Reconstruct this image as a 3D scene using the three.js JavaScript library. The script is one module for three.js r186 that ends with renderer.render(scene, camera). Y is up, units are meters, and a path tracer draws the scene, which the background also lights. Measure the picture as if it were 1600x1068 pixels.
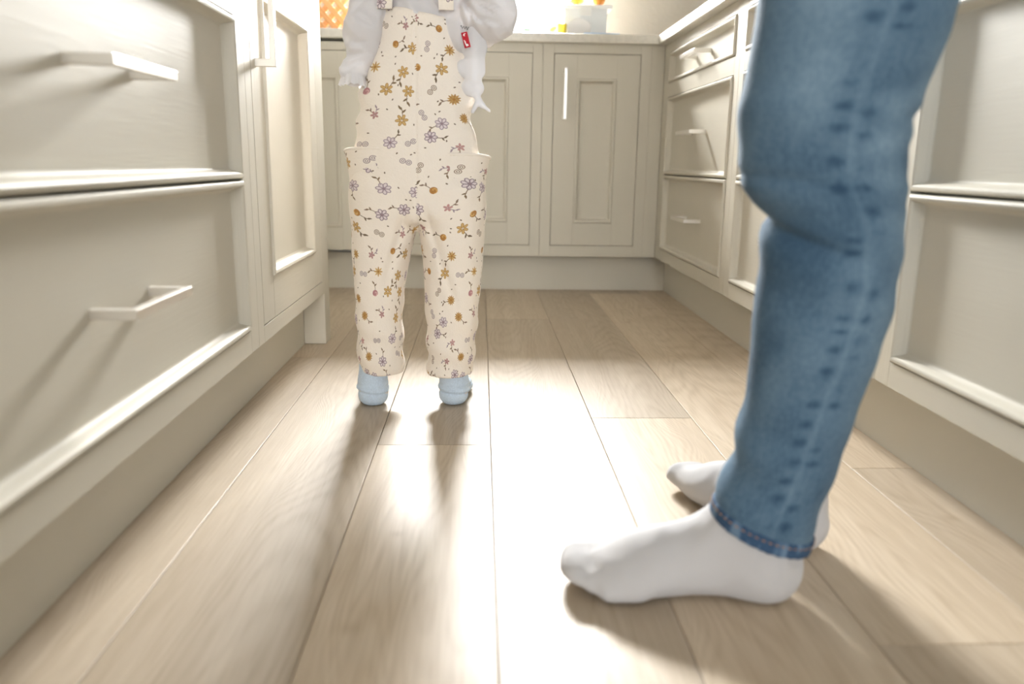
import * as THREE from 'three';
import { RoundedBoxGeometry } from 'three/addons/geometries/RoundedBoxGeometry.js';
import { mergeGeometries, mergeVertices, toCreasedNormals } from 'three/addons/utils/BufferGeometryUtils.js';
import { RectAreaLightUniformsLib } from 'three/addons/lights/RectAreaLightUniformsLib.js';

/* ------------------------------------------------------------------ camera, daylight, exposure */
const scene = new THREE.Scene();
const renderer = new THREE.WebGLRenderer({ antialias: true });
renderer.toneMapping = THREE.LinearToneMapping;
renderer.toneMappingExposure = 1.3;
renderer.shadowMap.enabled = true;
RectAreaLightUniformsLib.init();

const camera = new THREE.PerspectiveCamera(2 * Math.atan(534 / 1252.25) * 180 / Math.PI, 1600 / 1068, 0.02, 60);
{
  const pitch = 0.221, yaw = 0.0407, roll = 0.0151;
  const F = new THREE.Vector3(Math.sin(yaw) * Math.cos(pitch), -Math.sin(pitch), -Math.cos(yaw) * Math.cos(pitch));
  const R = new THREE.Vector3(Math.cos(yaw), 0, Math.sin(yaw)), U = new THREE.Vector3().crossVectors(R, F);
  const R2 = R.clone().multiplyScalar(Math.cos(roll)).addScaledVector(U, Math.sin(roll));
  const U2 = U.clone().multiplyScalar(Math.cos(roll)).addScaledVector(R, -Math.sin(roll));
  camera.quaternion.setFromRotationMatrix(new THREE.Matrix4().makeBasis(R2, U2, F.clone().negate()));
  camera.position.set(0, 0.468, 0);
  camera.focus = 1.62;
  camera.userData.fStop = 2.8;
}
scene.background = new THREE.Color(1.6, 1.62, 1.65);          // overcast white sky outside the windows

// room size (metres): x to the right, z towards the viewer
const XL = -0.3987, XR = 0.6362, ZB = -2.913;             // faces of the left, right and back cabinet runs
const XLP = -0.4545, XRP = 0.6917, ZBP = -2.988;          // plinth faces
const YC = 0.134, YT = 0.868, YW = 0.898;                 // underside of cabinets, underside and top of worktop
const DEEP = 0.585;
const WALL = { l: -3.6, r: XR + 0.6, b: ZB - 0.6, f: 5.2, h: 2.6 };
const XE = XL - 0.6;                                       // outer end of the left and back runs (the room is open beyond)
const WIN = { x0: -0.47, x1: 0.42, y0: 0.94, y1: 1.64 };
const WIN2 = { x0: -0.75, x1: 1.0, y0: 0.5, y1: 2.2 };      // window of the room behind the viewer

function daylight(name, w, h, at, to, color, intensity) {
  const l = new THREE.RectAreaLight(color, intensity, w, h);
  l.name = name; l.position.set(...at); l.lookAt(...to);
  scene.add(l);
}
// the bright patch of sky in front of the kitchen window shines down through its opening
daylight('kitchen_window_daylight', 1.1, 2.3, [-0.05, 2.25, -5.4], [-0.05, 0.5, -1.2], new THREE.Color(1, 0.995, 0.975), 300);
daylight('rear_window_daylight', WIN2.x1 - WIN2.x0 - 0.04, WIN2.y1 - WIN2.y0 - 0.04, [(WIN2.x0 + WIN2.x1) / 2, (WIN2.y0 + WIN2.y1) / 2, WALL.f + 0.03], [(WIN2.x0 + WIN2.x1) / 2, (WIN2.y0 + WIN2.y1) / 2, 0], new THREE.Color(0.96, 0.98, 1), 13);

/* ------------------------------------------------------------------ helpers */
let seedState = 12345;
const rnd = () => { seedState = (seedState * 1664525 + 1013904223) >>> 0; return seedState / 4294967296; };
const clamp = (x, a = 0, b = 1) => Math.min(b, Math.max(a, x)), lerp = (a, b, t) => a + (b - a) * t;
const smooth = (a, b, x) => { const t = clamp((x - a) / (b - a)); return t * t * (3 - 2 * t); };
const V3 = (x, y, z) => new THREE.Vector3(x, y, z);
function hash2(ix, iy, s) { let h = Math.imul(ix, 374761393) ^ Math.imul(iy, 668265263) ^ Math.imul(s, 974634541); h = Math.imul(h ^ (h >>> 13), 1274126177); return ((h ^ (h >>> 16)) >>> 0) / 4294967296; }
// value noise that repeats every px, py cells
function vn(x, y, s = 1, px = 1 << 20, py = 1 << 20) {
  const ix = Math.floor(x), iy = Math.floor(y), fx = x - ix, fy = y - iy, u = fx * fx * (3 - 2 * fx), v = fy * fy * (3 - 2 * fy);
  const m = (a, n) => ((a % n) + n) % n, x0 = m(ix, px), x1 = m(ix + 1, px), y0 = m(iy, py), y1 = m(iy + 1, py);
  return lerp(lerp(hash2(x0, y0, s), hash2(x1, y0, s), u), lerp(hash2(x0, y1, s), hash2(x1, y1, s), u), v);
}
function vn3(x, y, z, s = 7) { const iz = Math.floor(z), f = z - iz, w = f * f * (3 - 2 * f); return lerp(vn(x, y, s + iz * 31), vn(x, y, s + (iz + 1) * 31), w); }

const counts = {};
const numbered = (n) => { const k = counts[n] = (counts[n] ?? -1) + 1; return k ? n + '_' + String(k).padStart(3, '0') : n; };
function mesh(name, geo, mat, parent) {
  const m = new THREE.Mesh(geo, mat);
  m.name = parent && parent !== scene ? name : numbered(name);
  m.castShadow = m.receiveShadow = true;
  (parent ?? scene).add(m);
  return m;
}
function thing(name, label, category, x = 0, y = 0, z = 0, turn = 0, group) {
  const o = new THREE.Group();
  o.name = numbered(name); o.position.set(x, y, z); o.rotation.y = turn;
  o.userData = { label, category };
  if (group) o.userData.group = group;
  scene.add(o);
  return o;
}
function structure(name, label, category) {
  const o = new THREE.Group(); o.name = name; o.userData = { kind: 'structure', label, category }; scene.add(o); return o;
}
// texture coordinates in metres; the grain (v) runs along the given axis
function uvMetres(g, grain = 'y', ox = 0, oy = 0) {
  const p = g.attributes.position, n = g.attributes.normal, uv = new Float32Array(p.count * 2), k = 'xyz'.indexOf(grain);
  for (let i = 0; i < p.count; i++) {
    const a = [p.getX(i), p.getY(i), p.getZ(i)], b = [0, 0, 0];
    const from = g.index ? i : i - i % 3, to = g.index ? i : from + 2;      // one plane for all of a triangle
    for (let q = from; q <= to; q++) { b[0] += n.getX(q); b[1] += n.getY(q); b[2] += n.getZ(q); }
    for (let q = 0; q < 3; q++) b[q] = Math.abs(b[q]);
    const f = b.indexOf(Math.max(...b)), rest = [0, 1, 2].filter((q) => q !== f);
    let [u, v] = rest;
    if (u === k) [u, v] = [v, u];
    uv[2 * i] = a[u] + ox; uv[2 * i + 1] = a[v] + oy;
  }
  g.setAttribute('uv', new THREE.BufferAttribute(uv, 2));
  return g;
}
let uvSlide = 0;
function box(x0, x1, y0, y1, z0, z1, r = 0.0015, grain) {
  const w = x1 - x0, h = y1 - y0, d = z1 - z0;
  const g = r > 0 ? new RoundedBoxGeometry(w, h, d, 1, Math.min(r, w / 2.01, h / 2.01, d / 2.01)) : new THREE.BoxGeometry(w, h, d);
  g.translate((x0 + x1) / 2, (y0 + y1) / 2, (z0 + z1) / 2);
  uvSlide += 0.173;
  return uvMetres(g, grain ?? (h >= Math.max(w, d) ? 'y' : w >= d ? 'x' : 'z'), uvSlide, uvSlide * 0.61);
}
const merge = (list) => mergeGeometries(list.map((g) => (g.index ? g.toNonIndexed() : g)));

/* ------------------------------------------------------------------ materials */
function dataTexture(w, h, fn, srgb, repeat) {
  const d = new Uint8Array(w * h * 4), c = [0, 0, 0];
  for (let y = 0; y < h; y++) for (let x = 0; x < w; x++) {
    fn((x + 0.5) / w, (y + 0.5) / h, c);
    const o = (y * w + x) * 4;
    d[o] = clamp(c[0]) * 255; d[o + 1] = clamp(c[1]) * 255; d[o + 2] = clamp(c[2]) * 255; d[o + 3] = 255;
  }
  const t = new THREE.DataTexture(d, w, h, THREE.RGBAFormat);
  t.wrapS = t.wrapT = THREE.RepeatWrapping; t.magFilter = THREE.LinearFilter; t.minFilter = THREE.LinearMipmapLinearFilter; t.generateMipmaps = true;
  if (srgb) t.colorSpace = THREE.SRGBColorSpace;
  if (repeat) t.repeat.set(1 / repeat[0], 1 / repeat[1]);
  t.needsUpdate = true;
  return t;
}
// painted open-grained timber: fine pores running along v, 0.6 m square
const grainAt = (u, v) => {
  const warp = vn(u * 4, v * 3, 5, 4, 3) * 1.6 + vn(u * 9, v * 5, 6, 9, 5) * 0.4;
  const rings = Math.sin((u * 26 + warp * 3.2) * Math.PI * 2 / 2) * 0.5 + 0.5;
  const pores = vn(u * 240, v * 14, 8, 240, 14) * 0.6 + vn(u * 120, v * 7, 9, 120, 7) * 0.4;
  return 0.55 * pores + 0.45 * rings * pores;
};
const paintBump = dataTexture(512, 512, (u, v, c) => { c[0] = c[1] = c[2] = grainAt(u, v); }, false, [0.6, 0.6]);
const M = {};
M.paint = new THREE.MeshPhysicalMaterial({ name: 'greige_satin_paint', color: new THREE.Color(0.63, 0.6, 0.52), roughness: 0.5, specularIntensity: 0.2, bumpMap: paintBump, bumpScale: 0.00025 });
M.plinth = new THREE.MeshStandardMaterial({ name: 'greige_plinth_paint', color: new THREE.Color(0.63, 0.6, 0.52), roughness: 0.6 });
M.carcass = new THREE.MeshStandardMaterial({ name: 'cabinet_carcass', color: new THREE.Color(0.63, 0.6, 0.52), roughness: 0.7 });
M.worktop = new THREE.MeshPhysicalMaterial({ name: 'pale_stone_worktop', color: new THREE.Color(0.72, 0.69, 0.61), roughness: 0.3,
  map: dataTexture(256, 256, (u, v, c) => { const k = 0.95 + 0.05 * vn(u * 60, v * 60, 3, 60, 60); c[0] = c[1] = c[2] = k; }, true, [0.5, 0.5]) });
const wallBump = dataTexture(256, 256, (u, v, c) => { c[0] = c[1] = c[2] = 0.6 * vn(u * 40, v * 40, 4, 40, 40) + 0.4 * vn(u * 90, v * 90, 2, 90, 90); }, false, [0.5, 0.5]);
M.wall = new THREE.MeshStandardMaterial({ name: 'warm_beige_wall_paint', color: new THREE.Color(0.47, 0.435, 0.375), roughness: 0.85, bumpMap: wallBump, bumpScale: 0.0008 });
M.ceiling = new THREE.MeshStandardMaterial({ name: 'white_ceiling_paint', color: new THREE.Color(0.82, 0.81, 0.78), roughness: 0.9 });
M.white = new THREE.MeshStandardMaterial({ name: 'white_gloss_frame', color: new THREE.Color(0.82, 0.82, 0.8), roughness: 0.4 });
M.glass = new THREE.MeshPhysicalMaterial({ name: 'window_glass', color: 0xffffff, transmission: 1, thickness: 0, roughness: 0, ior: 1.5 });
M.nickel = new THREE.MeshStandardMaterial({ name: 'satin_nickel', color: new THREE.Color(0.78, 0.75, 0.7), metalness: 0.9, roughness: 0.34 });

/* ------------------------------------------------------------------ the shell of the room */
{
  const w = WALL, t = 0.15;
  const holed = (win, z0, z1) => merge([box(w.l - t, win.x0, 0, w.h, z0, z1, 0), box(win.x1, w.r + t, 0, w.h, z0, z1, 0), box(win.x0, win.x1, 0, win.y0, z0, z1, 0), box(win.x0, win.x1, win.y1, w.h, z0, z1, 0)]);
  const kind = (m, label, category) => { m.userData = { kind: 'structure', label, category }; };
  kind(mesh('wall_back', holed(WIN, w.b - t, w.b), M.wall), 'warm beige painted wall around the bright window', 'wall');
  kind(mesh('wall_front', holed(WIN2, w.f, w.f + t), M.wall), 'beige wall of the room behind the viewer', 'wall');
  kind(mesh('wall_left', box(w.l - t, w.l, 0, w.h, w.b, w.f, 0), M.wall), 'beige wall of the open room beyond the left cabinets', 'wall');
  kind(mesh('wall_right', box(w.r, w.r + t, 0, w.h, w.b, w.f, 0), M.wall), 'beige wall behind the run of drawer cabinets', 'wall');
  kind(mesh('ceiling', box(w.l - t, w.r + t, w.h, w.h + 0.12, w.b - t, w.f + t, 0), M.ceiling), 'plain white ceiling', 'ceiling');
  function windowUnit(name, win, z, label) {
    const g = structure(name, label, 'window'), d = 0.05, f = 0.045;
    mesh('frame', merge([box(win.x0, win.x0 + f, win.y0, win.y1, z - d / 2, z + d / 2), box(win.x1 - f, win.x1, win.y0, win.y1, z - d / 2, z + d / 2), box(win.x0 + f, win.x1 - f, win.y0, win.y0 + f, z - d / 2, z + d / 2), box(win.x0 + f, win.x1 - f, win.y1 - f, win.y1, z - d / 2, z + d / 2)]), M.white, g);
    const m = (win.x0 + win.x1) / 2;
    mesh('mullion', box(m - 0.02, m + 0.02, win.y0 + f, win.y1 - f, z - d / 2, z + d / 2), M.white, g);
    for (const [a, b] of [[win.x0 + f, m - 0.02], [m + 0.02, win.x1 - f]]) {
      const p = new THREE.PlaneGeometry(b - a, win.y1 - win.y0 - 2 * f); p.translate((a + b) / 2, (win.y0 + win.y1) / 2, z);
      mesh('pane', p, M.glass, g);
    }
    return g;
  }
  const w1 = windowUnit('window_1', WIN, w.b - 0.1, 'white framed window above the back worktop, blown out by daylight');
  mesh('sill', box(WIN.x0, WIN.x1, WIN.y0 - 0.025, WIN.y0, w.b - 0.125, w.b + 0.03, 0.003), M.white, w1);
  windowUnit('window_2', WIN2, w.f + 0.1, 'white framed window behind the viewer');
}

/* ------------------------------------------------------------------ oak plank floor */
{
  const oak = [], P = 0.191, LEN = 2.2;
  for (let k = 0; k < 4; k++) {
    const s = 40 + k * 11, cen = 0.3 + 0.4 * hash2(k, 3, 9);
    const field = (u, v) => {                      // u across the board, v along it; 0 = pale, 1 = dark grain
      const w = (vn(u * 2, v * 5, s) - 0.5) * 0.5 + (vn(u * 5, v * 16, s + 1) - 0.5) * 0.12;
      const a = u - cen + w, curve = a * a * 30 + (v * 9 + 1.5 * vn(u * 1.5, v * 4, s + 2)) * (1 - 0.55 * smooth(0.12, 0.4, Math.abs(a)));
      const ring = Math.pow(0.5 + 0.5 * Math.sin(curve * 15), 1.6);
      const pore = vn(u * 70, v * 60, s + 3), streak = vn(u * 22, v * 3.4, s + 4), cloud = vn(u * 3, v * 6, s + 5);
      const fine = vn(u * 130, v * 40, s + 6);
      let d = 0.14 * ring + 0.3 * pore * (0.5 + 0.5 * ring) + 0.2 * fine + 0.22 * streak + 0.22 * cloud;
      for (let q = 0; q < 3; q++) { const kx = 0.2 + 0.6 * hash2(q, k, 5), ky = hash2(q, k, 6); const r = Math.hypot((u - kx) * 0.191, (v - ky) * 2.2) / (0.006 + 0.008 * hash2(q, k, 7)); d += 0.4 * Math.exp(-r * r); }
      return clamp(d);
    };
    const W = 192, H = 1536, buf = new Float32Array(W * H);
    for (let y = 0; y < H; y++) for (let x = 0; x < W; x++) buf[y * W + x] = field((x + 0.5) / W, (y + 0.5) / H);
    const get = (u, v) => buf[Math.min(H - 1, Math.floor(v * H)) * W + Math.min(W - 1, Math.floor(u * W))];
    const tone = [1, 0.94, 1.05, 0.98][k], A = [0.83, 0.775, 0.70], B = [0.68, 0.61, 0.515];
    const map = dataTexture(W, H, (u, v, c) => { const d = get(u, v); for (let i = 0; i < 3; i++) c[i] = lerp(A[i], B[i], d) * tone; }, true);
    const bump = dataTexture(W, H, (u, v, c) => { c[0] = c[1] = c[2] = 1 - get(u, v); }, false);
    oak.push(new THREE.MeshPhysicalMaterial({ name: 'brushed_oak_' + k, map, roughness: 0.42, bumpMap: bump, bumpScale: 0.0002 }));
  }
  const f = structure('floor', 'pale oak plank floor with long boards running towards the window', 'floor');
  const sub = mesh('underlay', box(WALL.l, WALL.r, -0.1, -0.012, WALL.b, WALL.f, 0), M.carcass, f);
  const offs = { 0: -1.287, 2: -1.435, 4: -1.181, 3: -0.705, 1: -0.2, '-1': -0.45, '-2': -1.9, '-3': -0.9, '-4': -1.5, 5: -1.6, 6: -0.8, 7: -2 };
  const geos = {};
  let n = 0;
  for (let k = -18; k <= 7; k++) {
    const x0 = Math.max(WALL.l, -0.172 + k * P), x1 = Math.min(WALL.r, -0.172 + (k + 1) * P);
    if (x1 - x0 < 0.01) continue;
    let z = (offs[k] ?? -1.1) - 2 * LEN;
    while (z < WALL.f) {
      const a = Math.max(z, WALL.b), b = Math.min(z + LEN, WALL.f);
      if (b - a > 0.02) {
        const key = [(x1 - x0).toFixed(3), (b - a).toFixed(3)].join();
        if (!geos[key]) {
          const w = x1 - x0, l = b - a, g = new RoundedBoxGeometry(w - 0.0007, 0.012, l - 0.0007, 1, 0.0011);
          const p = g.attributes.position, uv = new Float32Array(p.count * 2);
          for (let i = 0; i < p.count; i++) { uv[2 * i] = clamp(p.getX(i) / P + 0.5, 0.01, 0.99); uv[2 * i + 1] = clamp((p.getZ(i) + l / 2) / LEN, 0.002, 0.998); }
          g.setAttribute('uv', new THREE.BufferAttribute(uv, 2));
          geos[key] = g;
        }
        const m = mesh('plank', geos[key], oak[(k * 3 + n + 20) % 4], f);
        m.position.set((x0 + x1) / 2, -0.006, (a + b) / 2);
        if (n % 3 === 1) m.rotation.y = Math.PI;
      }
      n++; z += LEN;
    }
  }
}

/* ------------------------------------------------------------------ cabinets: local x = width, y = up, z = out of the face */
// bead moulding mitred round a rectangle; profile = [inset, height] pairs
const BEAD = [[0, -0.02], [0, -0.001], [0.0006, 0.0014], [0.002, 0.0034], [0.0044, 0.0046], [0.0068, 0.0046], [0.009, 0.0034], [0.0104, 0.0012], [0.011, -0.001], [0.0125, -0.0085], [0.0145, -0.0135], [0.017, -0.016], [0.019, -0.0162]];
function moulding(x0, x1, y0, y1, prof = BEAD) {
  const pos = [], uvs = [], c = [[x0, y0, 1, 1], [x1, y0, -1, 1], [x1, y1, -1, -1], [x0, y1, 1, -1]];
  for (let s = 0; s < 4; s++) {
    const a = c[s], b = c[(s + 1) % 4];
    let run = 0;
    for (let i = 0; i < prof.length - 1; i++) {
      const [s0, h0] = prof[i], [s1, h1] = prof[i + 1], len = Math.hypot(s1 - s0, h1 - h0);
      const P = (q, si, h) => [q[0] + q[2] * si, q[1] + q[3] * si, h];
      const A = P(a, s0, h0), B = P(b, s0, h0), C = P(b, s1, h1), D = P(a, s1, h1);
      const L = Math.hypot(b[0] - a[0], b[1] - a[1]);
      for (const [q, u, v] of [[A, run, 0], [B, run, L], [C, run + len, L], [A, run, 0], [C, run + len, L], [D, run + len, 0]]) { pos.push(...q); uvs.push(u, v); }
      run += len;
    }
  }
  const g = new THREE.BufferGeometry();
  g.setAttribute('position', new THREE.Float32BufferAttribute(pos, 3));
  g.setAttribute('uv', new THREE.Float32BufferAttribute(uvs, 2));
  g.computeVertexNormals();
  return toCreasedNormals(g, 0.75);
}
// square section pull handle, posts into the surface at z = 0, centred on the origin
const HANDLE_LEN = 0.168;
function handleGeometry(stand, vertical) {
  const L = HANDLE_LEN / 2, t = 0.0115, w = 0.011;
  const s = new THREE.Shape([[-L, 0], [-L, stand], [L, stand], [L, 0], [L - t, 0], [L - t, stand - t * 0.75], [-L + t, stand - t * 0.75], [-L + t, 0]].map(([x, y]) => new THREE.Vector2(x, y)));
  const g = new THREE.ExtrudeGeometry(s, { depth: w - 0.0016, bevelEnabled: true, bevelSize: 0.0008, bevelThickness: 0.0008, bevelSegments: 2 });
  g.translate(0, 0, -(w - 0.0016) / 2); g.rotateX(Math.PI / 2); g.scale(1, -1, 1); g.rotateX(0);
  // now: x along the bar, z out of the face
  const p = g.attributes.position;
  let mx = -1; for (let i = 0; i < p.count; i++) mx = Math.max(mx, p.getZ(i));
  if (mx < 0.005) g.scale(1, 1, -1);
  const ix = g.toNonIndexed ? (g.index ? g.toNonIndexed() : g) : g;
  ix.computeVertexNormals();
  if (vertical) ix.rotateZ(Math.PI / 2);
  return ix;
}
const GAP = 0.0018;
const handleH = handleGeometry(0.05, false), handleV = handleGeometry(0.036, true);
function drawer(cab, x0, x1, y0, y1) {
  const r = 0.019, d = mesh('drawer', box(x0 + GAP + r - 0.004, x1 - GAP - r + 0.004, y0 + GAP + r - 0.004, y1 - GAP - r + 0.004, -0.022, -0.0162, 0, 'x'), M.paint, cab);
  mesh('bead_moulding', moulding(x0 + GAP, x1 - GAP, y0 + GAP, y1 - GAP), M.paint, d);
  const h = mesh('handle', handleH, M.nickel, d);
  h.userData.label = 'satin nickel bar handle';
  h.position.set((x0 + x1) / 2, (y0 + y1) / 2, -0.0165);
  return d;
}
function door(cab, x0, x1, y0, y1, handleX, handleY, B = 0.08) {
  const a = x0 + GAP, b = x1 - GAP, c = y0 + GAP, e = y1 - GAP;
  const d = mesh('door', box(a + B + 0.012, b - B - 0.012, c + B + 0.012, e - B - 0.012, -0.022, -0.0162, 0, 'y'), M.paint, cab);
  for (const [p, q] of [[a, a + B], [b - B, b]]) mesh('door_stile', box(p, q, c, e, -0.022, 0, 0.0012, 'y'), M.paint, d);
  for (const [p, q] of [[c, c + B], [e - B, e]]) mesh('door_rail', box(a + B, b - B, p, q, -0.022, 0, 0.0006, 'x'), M.paint, d);
  mesh('bead_moulding', moulding(a + B, b - B, c + B, e - B), M.paint, d);
  if (handleX !== undefined) { const h = mesh('handle', handleV, M.nickel, d); h.position.set(handleX, handleY, 0); h.userData.label = 'satin nickel upright bar handle'; }
  return d;
}
const Y = { d0: 0.1735, gap: 0.4325, d2: 0.691, r0: 0.735, top: 0.8365 };
function shell(cab, w, s0, s1, depth = DEEP) {
  mesh('carcass', box(0.001, w - 0.001, YC, YT, -depth, -0.0225, 0), M.carcass, cab);
  mesh('stile', box(0, s0, YC, YT, -0.0224, 0, 0.001, 'y'), M.paint, cab);
  mesh('stile', box(w - s1, w, YC, YT, -0.0224, 0, 0.001, 'y'), M.paint, cab);
  for (const [a, b] of [[YC, Y.d0], [Y.top, YT]]) mesh('rail', box(s0, w - s1, a, b, -0.0224, 0, 0.0006, 'x'), M.paint, cab);
}
function drawerCabinet(label, w, s0, s1, x, z, turn) {
  const c = thing('drawer_cabinet', label, 'cabinet', x, 0, z, turn);
  shell(c, w, s0, s1);
  mesh('rail', box(s0, w - s1, Y.d2, Y.r0, -0.0224, 0, 0.0006, 'x'), M.paint, c);
  drawer(c, s0, w - s1, Y.d0, Y.gap); drawer(c, s0, w - s1, Y.gap, Y.d2); drawer(c, s0, w - s1, Y.r0, Y.top);
  return c;
}
const RIGHT = -Math.PI / 2, LEFT = Math.PI / 2;
// left run: local x = away from the viewer
drawerCabinet('greige three-drawer cabinet beside the tall-handled door, opposite the person in jeans', 0.99, 0.047, 0.047, XL, -0.44, LEFT);
drawerCabinet('greige three-drawer cabinet on the same side as the footed door cabinet, at the room end', 0.99, 0.047, 0.047, XL, 0.55, LEFT);
{
  const z0 = -1.43, w = 0.68, c = thing('door_cabinet', 'greige single-door cabinet with a square foot reaching the floor at its end', 'cabinet', XL, 0, z0, LEFT);
  mesh('carcass', box(0.001, 0.612, YC, YT, -DEEP, -0.0225, 0), M.carcass, c);
  mesh('stile', box(0, 0.038, YC, YT, -0.0224, 0, 0.001, 'y'), M.paint, c);
  for (const [a, b] of [[YC, 0.165], [Y.top, YT]]) mesh('rail', box(0.038, 0.594, a, b, -0.0224, 0, 0.0006, 'x'), M.paint, c);
  mesh('corner_post', box(0.594, 0.614, YC, YT, -0.0224, 0, 0.0006, 'y'), M.paint, c);
  mesh('foot_post', box(0.614, w, 0, YT, -0.056, 0, 0.0025, 'y'), M.paint, c);
  mesh('end_panel', box(0.65, w - 0.004, 0, YT, -DEEP, -0.0565, 0.001, 'y'), M.paint, c);
  door(c, 0.038, 0.594, 0.165, Y.top, 0.073, 0.71);
}
// right run: local x = towards the viewer
drawerCabinet('greige three-drawer cabinet next to the inside corner of the right run', 0.853, 0.083, 0.043, XR, ZB, RIGHT);
drawerCabinet('greige three-drawer cabinet partly hidden behind the leg in jeans', 0.833, 0.042, 0.042, XR, -2.06, RIGHT);
drawerCabinet('greige three-drawer cabinet beside the back of the leg in jeans', 0.99, 0.042, 0.042, XR, -1.227, RIGHT);
drawerCabinet('greige three-drawer cabinet in the right run, at the room end', 0.79, 0.042, 0.042, XR, -0.237, RIGHT);
// back run
{
  const c1 = thing('door_cabinet', 'greige narrow door cabinet with upright handle beside the inside corner', 'cabinet', 0.212, 0, ZB);
  shell(c1, 0.378, 0.038, 0.036); door(c1, 0.038, 0.342, Y.d0, Y.top, 0.077, 0.70);
  const post = mesh('corner_post', box(0.5902, XR - 0.0005, YC, YT, ZB - 0.02, ZB - 0.0002, 0.001, 'y'), M.paint);
  post.userData = { label: 'plain greige filler post in the inside corner of the cabinets', category: 'corner post' };
  const c2 = thing('door_cabinet', 'greige wide door cabinet directly behind the child', 'cabinet', -0.375, 0, ZB);
  shell(c2, 0.586, 0.035, 0.035); door(c2, 0.035, 0.551, Y.d0, Y.top);
  const c3 = thing('appliance_cabinet', 'greige door panel with dark gaps above and below, beside the footed cabinet', 'cabinet', -0.985, 0, ZB);
  mesh('appliance_body', box(0.02, 0.59, 0.05, YT - 0.012, -DEEP + 0.02, -0.1, 0.004), M.white, c3);
  mesh('side_panel', box(0.5905, 0.609, YC, YT, -DEEP, -0.0225, 0), M.carcass, c3);
  mesh('side_panel', box(0.001, 0.0195, YC, YT, -DEEP, -0.0225, 0), M.carcass, c3);
  mesh('stile', box(0.572, 0.609, YC, YT, -0.0224, 0, 0.001, 'y'), M.paint, c3);
  mesh('stile', box(0, 0.035, YC, YT, -0.0224, 0, 0.001, 'y'), M.paint, c3);
  mesh('rail', box(0.035, 0.572, 0.832, YT - 0.008, -0.0224, 0, 0.001, 'x'), M.paint, c3);
  door(c3, 0.035, 0.572, 0.148, 0.832);
}
// plinths
{
  const plinth = (name, label, g) => { const m = mesh(name, g, M.plinth); m.userData = { kind: 'structure', label, category: 'plinth' }; };
  plinth('baseboard_left', 'recessed greige plinth under the left cabinets', box(XLP - 0.018, XLP, 0, YC - 0.0005, -2.044, 0.55, 0.0005, 'z'));
  plinth('baseboard_right', 'recessed greige plinth under the right cabinets', box(XRP, XRP + 0.018, 0, YC - 0.0005, ZBP, 0.55, 0.0005, 'z'));
  plinth('baseboard_back', 'recessed greige plinth under the back cabinets', box(-0.98, XRP, 0, YC - 0.0005, ZBP - 0.018, ZBP, 0.0005, 'x'));
}
// worktops
{
  const slab = (pts) => {
    const g = new THREE.ExtrudeGeometry(new THREE.Shape(pts.map(([x, z]) => new THREE.Vector2(x, -z))), { depth: YW - YT - 0.006, bevelEnabled: true, bevelSize: 0.003, bevelThickness: 0.003, bevelSegments: 2, bevelOffset: -0.003 });
    g.rotateX(-Math.PI / 2); g.translate(0, YT + 0.003, 0);
    return uvMetres(g, 'y');
  };
  const a = mesh('worktop', slab([[XE + 0.002, WALL.b + 0.002], [WALL.r - 0.002, WALL.b + 0.002], [WALL.r - 0.002, 0.58], [XR - 0.03, 0.58], [XR - 0.03, ZB + 0.03], [XE + 0.002, ZB + 0.03]]), M.worktop);
  a.userData = { label: 'pale L-shaped worktop running under the window and along the right cabinets', category: 'worktop' };
  const b = mesh('worktop', slab([[XE + 0.002, 0.58], [XL + 0.03, 0.58], [XL + 0.03, -2.14], [XE + 0.002, -2.14]]), M.worktop);
  b.userData = { label: 'straight pale worktop over the footed door cabinet and left drawers', category: 'worktop' };
}

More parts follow.
